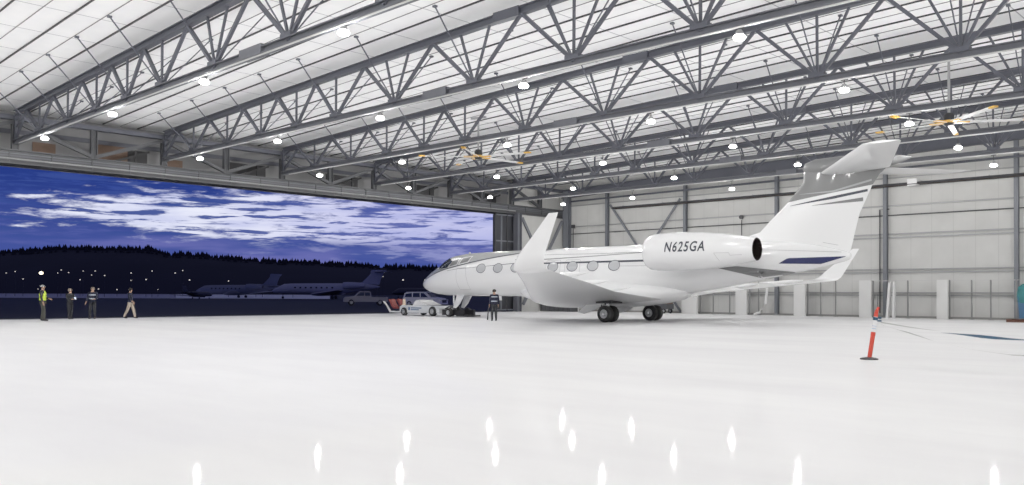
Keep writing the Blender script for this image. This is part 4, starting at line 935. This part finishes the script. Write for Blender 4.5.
def maprange(v, a, b_, c=0., d=1.):
    n = N.new('ShaderNodeMapRange'); n.interpolation_type = 'SMOOTHSTEP'; L.new(v, n.inputs['Value'])
    for k, q in zip(('From Min', 'From Max', 'To Min', 'To Max'), (a, b_, c, d)): n.inputs[k].default_value = q
    return n.outputs['Result']
def noise(sx, sy, sc, det, off=0., rough=.55, dist=0.):
    cb = N.new('ShaderNodeCombineXYZ'); L.new(mth('MULTIPLY_ADD', az, sx, off), cb.inputs[0]); L.new(mth('MULTIPLY', el, sy), cb.inputs[1])
    n = N.new('ShaderNodeTexNoise'); n.inputs['Scale'].default_value = sc; n.inputs['Detail'].default_value = det; n.inputs['Roughness'].default_value = rough; n.inputs['Distortion'].default_value = dist
    L.new(cb.outputs[0], n.inputs['Vector']); return n.outputs['Fac']
def mix(f, a, b_):
    n = N.new('ShaderNodeMix'); n.data_type = 'RGBA'
    for i, q in ((0, f), (6, a), (7, b_)):
        if isinstance(q, tuple): n.inputs[i].default_value = (*q, 1)
        elif isinstance(q, (int, float)): n.inputs[i].default_value = q
        else: L.new(q, n.inputs[i])
    return n.outputs[2]
def gauss(v, c, s):
    d = mth('DIVIDE', mth('SUBTRACT', v, c), s); return mth('POWER', 2.71828, mth('MULTIPLY', mth('MULTIPLY', d, d), -1.))
big = noise(.11, .75, 1., 3, 3.7); fine = noise(.22, 1.15, 1.5, 8, 11.3, .62, .25); mid = noise(.10, .8, 1.2, 5, 30.); wisp = noise(.35, 2.2, 1.3, 6, 52., .65, .4)
cen = maprange(az, -28., -3., 4.9, 4.35); wid = maprange(az, -30., -8., 1.3, 2.3)
d_ = mth('DIVIDE', mth('SUBTRACT', el, cen), wid); env = mth('POWER', 2.71828, mth('MULTIPLY', mth('MULTIPLY', d_, d_), -1.))
env = mth('MULTIPLY', env, maprange(az, -33., -22., .30, 1.))
lit = mth('ADD', env, mth('MULTIPLY', mth('SUBTRACT', fine, .5), 2.3))
base = mix(maprange(el, 1.5, 8.), (.065, .095, .34), (.020, .044, .23))
base = mix(mth('MULTIPLY', maprange(wisp, .45, .70), .55), base, mix(maprange(el, 1., 7.), (.16, .17, .45), (.055, .10, .38)))
bright = mix(maprange(az, -22., -6.), (.84, .86, .98), (.56, .57, .84))
bright = mix(maprange(mid, .40, .62, 0., .45), bright, (.36, .40, .74))
col1 = mix(maprange(lit, .42, .85), base, bright)
strk = noise(.16, 1.9, 1.7, 7, 77., .6, .3)
col1 = mix(mth('MULTIPLY', maprange(strk, .505, .585), maprange(el, 9., 6.5, .0, .95)), col1, mix(maprange(az, -22., -4.), (.045, .08, .30), (.10, .13, .40)))
low = mth('MULTIPLY', maprange(el, 3.75, 2.9), maprange(az, -14., -5., 1.1, .75))
col3 = mix(mth('MULTIPLY', low, .75), col1, mix(maprange(big, .42, .6), (.06, .09, .33), (.15, .16, .44)))
col4 = mix(maprange(el, 0., -1.), col3, (.02, .025, .05))
gm = N.new('ShaderNodeGamma'); gm.inputs[1].default_value = 1.18; col5 = mix(maprange(el, 11., 22.), col4, (.09, .095, .16)); L.new(col5, gm.inputs[0]); L.new(gm.outputs[0], bg.inputs['Color']); bg.inputs['Strength'].default_value = 1.0  # unseen upper sky set paler as added fill light for the exterior
SC.view_settings.view_transform = 'Standard'; SC.view_settings.look = 'None'; SC.view_settings.exposure = 0; SC.view_settings.gamma = 1.18
SC.cycles.max_bounces = 8; SC.cycles.diffuse_bounces = 5; SC.cycles.glossy_bounces = 3; SC.cycles.sample_clamp_indirect = 6; SC.cycles.caustics_reflective = False
